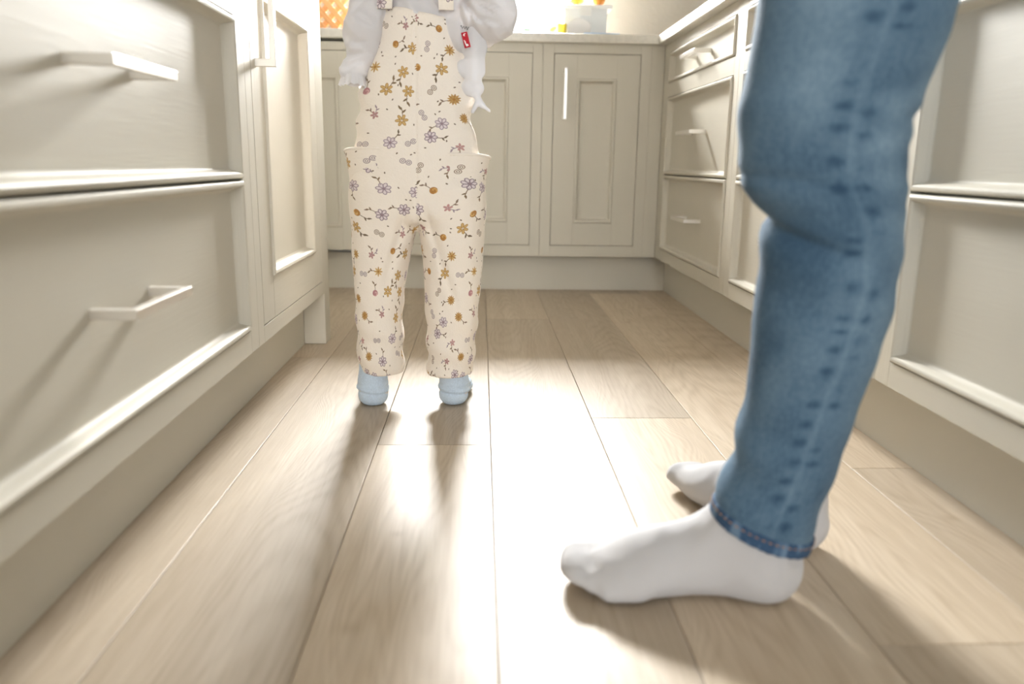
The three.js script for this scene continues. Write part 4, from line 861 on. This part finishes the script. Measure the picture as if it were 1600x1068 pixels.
  mesh('bottle', lathe([[0, 0], [0.02, 0], [0.022, 0.003], [0.022, 0.06], [0.018, 0.074], [0.008, 0.082], [0.008, 0.09], [0, 0.09]]), plain('clear_bottle', 0.9, 0.91, 0.91, 0.2, { transmission: 0.5, thickness: 0 }), bt);
  mesh('pump', merge([new THREE.CylinderGeometry(0.009, 0.009, 0.012, 18).translate(0, 0.096, 0), new THREE.CylinderGeometry(0.003, 0.003, 0.016, 12).translate(0, 0.11, 0), box(-0.007, 0.024, 0.117, 0.124, -0.006, 0.006, 0.002)]), plain('white_pump', 0.83, 0.83, 0.83, 0.4), bt);
  const jar = (name, label, x, z, r, h, lidColor) => { const j = thing('jar', label, 'jar', x, YW, z); mesh('pot', lathe([[0, 0], [r * 0.9, 0], [r, 0.002], [r, h * 0.72], [r * 0.9, h * 0.76], [0, h * 0.76]]), plain('white_glass_pot', 0.84, 0.85, 0.84, 0.3), j); mesh('lid', lathe([[0, h * 0.76], [r * 0.98, h * 0.76], [r * 0.98, h * 0.98], [r * 0.9, h], [0, h]]), plain(name, ...lidColor, 0.4), j); };
  jar('green_lid', 'little white jar with a green lid near the pump bottle', 0.159, -3.03, 0.0125, 0.034, [0.16, 0.55, 0.2]);
  jar('white_lid', 'little all-white jar next to the green-lidded one', 0.19, -3.035, 0.014, 0.05, [0.84, 0.84, 0.84]);
  // lemon and orange on the lid of the box
  const fruit = (name, label, x, r, sx, c) => {
    const f = thing(name, label, name, x, YW + 0.128, -3.13), g = new THREE.SphereGeometry(r, 24, 18), p = g.attributes.position;
    for (let i = 0; i < p.count; i++) { const q = Math.abs(p.getY(i)) / r; const tip = sx > 1 ? 1 + 0.18 * smooth(0.86, 1, q) : 1; p.setY(i, p.getY(i) * sx * tip); }
    g.computeVertexNormals(); g.rotateZ(Math.PI / 2); g.translate(0, r * 0.995, 0);
    mesh('peel', g, plain(name + '_peel', ...c, 0.45, { bumpMap: knit, bumpScale: 0.0004 }), f);
    mesh('stem', new THREE.CylinderGeometry(0.0015, 0.002, 0.003, 8).rotateZ(Math.PI / 2).translate(r * sx * (sx > 1 ? 1.17 : 1), r, 0), plain(name + '_stem', 0.2, 0.26, 0.1, 0.8), f);
  };
  fruit('lemon', 'yellow lemon on the lid of the storage box', 0.345, 0.018, 1.25, [0.85, 0.66, 0.08]);
  fruit('orange', 'small orange fruit on the lid of the storage box', 0.425, 0.024, 1, [0.85, 0.34, 0.05]);
  // wooden lattice stand at the other end
  const lt = thing('lattice_stand', 'golden wooden stand of crossed diagonal slats on the worktop beside the footed cabinet', 'wooden stand', -0.565, YW, -3.15);
  const wood = new THREE.MeshStandardMaterial({ name: 'golden_bamboo', roughness: 0.55, map: dataTexture(128, 256, (u, v, c) => { const k = 0.5 * vn(u * 30, v * 4, 61, 30, 4) + 0.5 * vn(u * 8, v * 3, 62, 8, 3); c[0] = lerp(0.93, 0.83, k); c[1] = lerp(0.73, 0.6, k); c[2] = lerp(0.52, 0.36, k); }, true, [0.1, 0.2]) });
  const slat = (x, y, len, ang, z) => { const g = new RoundedBoxGeometry(0.020, len, 0.007, 1, 0.0015); uvMetres(g, 'y', x, y); g.rotateZ(ang); g.translate(x, y, z); mesh('slat', g, wood, lt); };
  for (const x of [-0.075, -0.03, 0.015, 0.06]) { slat(x, 0.105, 0.2, 0.72, 0.005); slat(x + 0.02, 0.105, 0.2, -0.72, -0.004); }
  mesh('base', box(-0.16, 0.14, 0, 0.03, -0.03, 0.03, 0.003, 'x'), wood, lt);
  mesh('top_rail', box(-0.16, 0.14, 0.185, 0.21, -0.012, 0.012, 0.003, 'x'), wood, lt);
}


renderer.render(scene, camera);
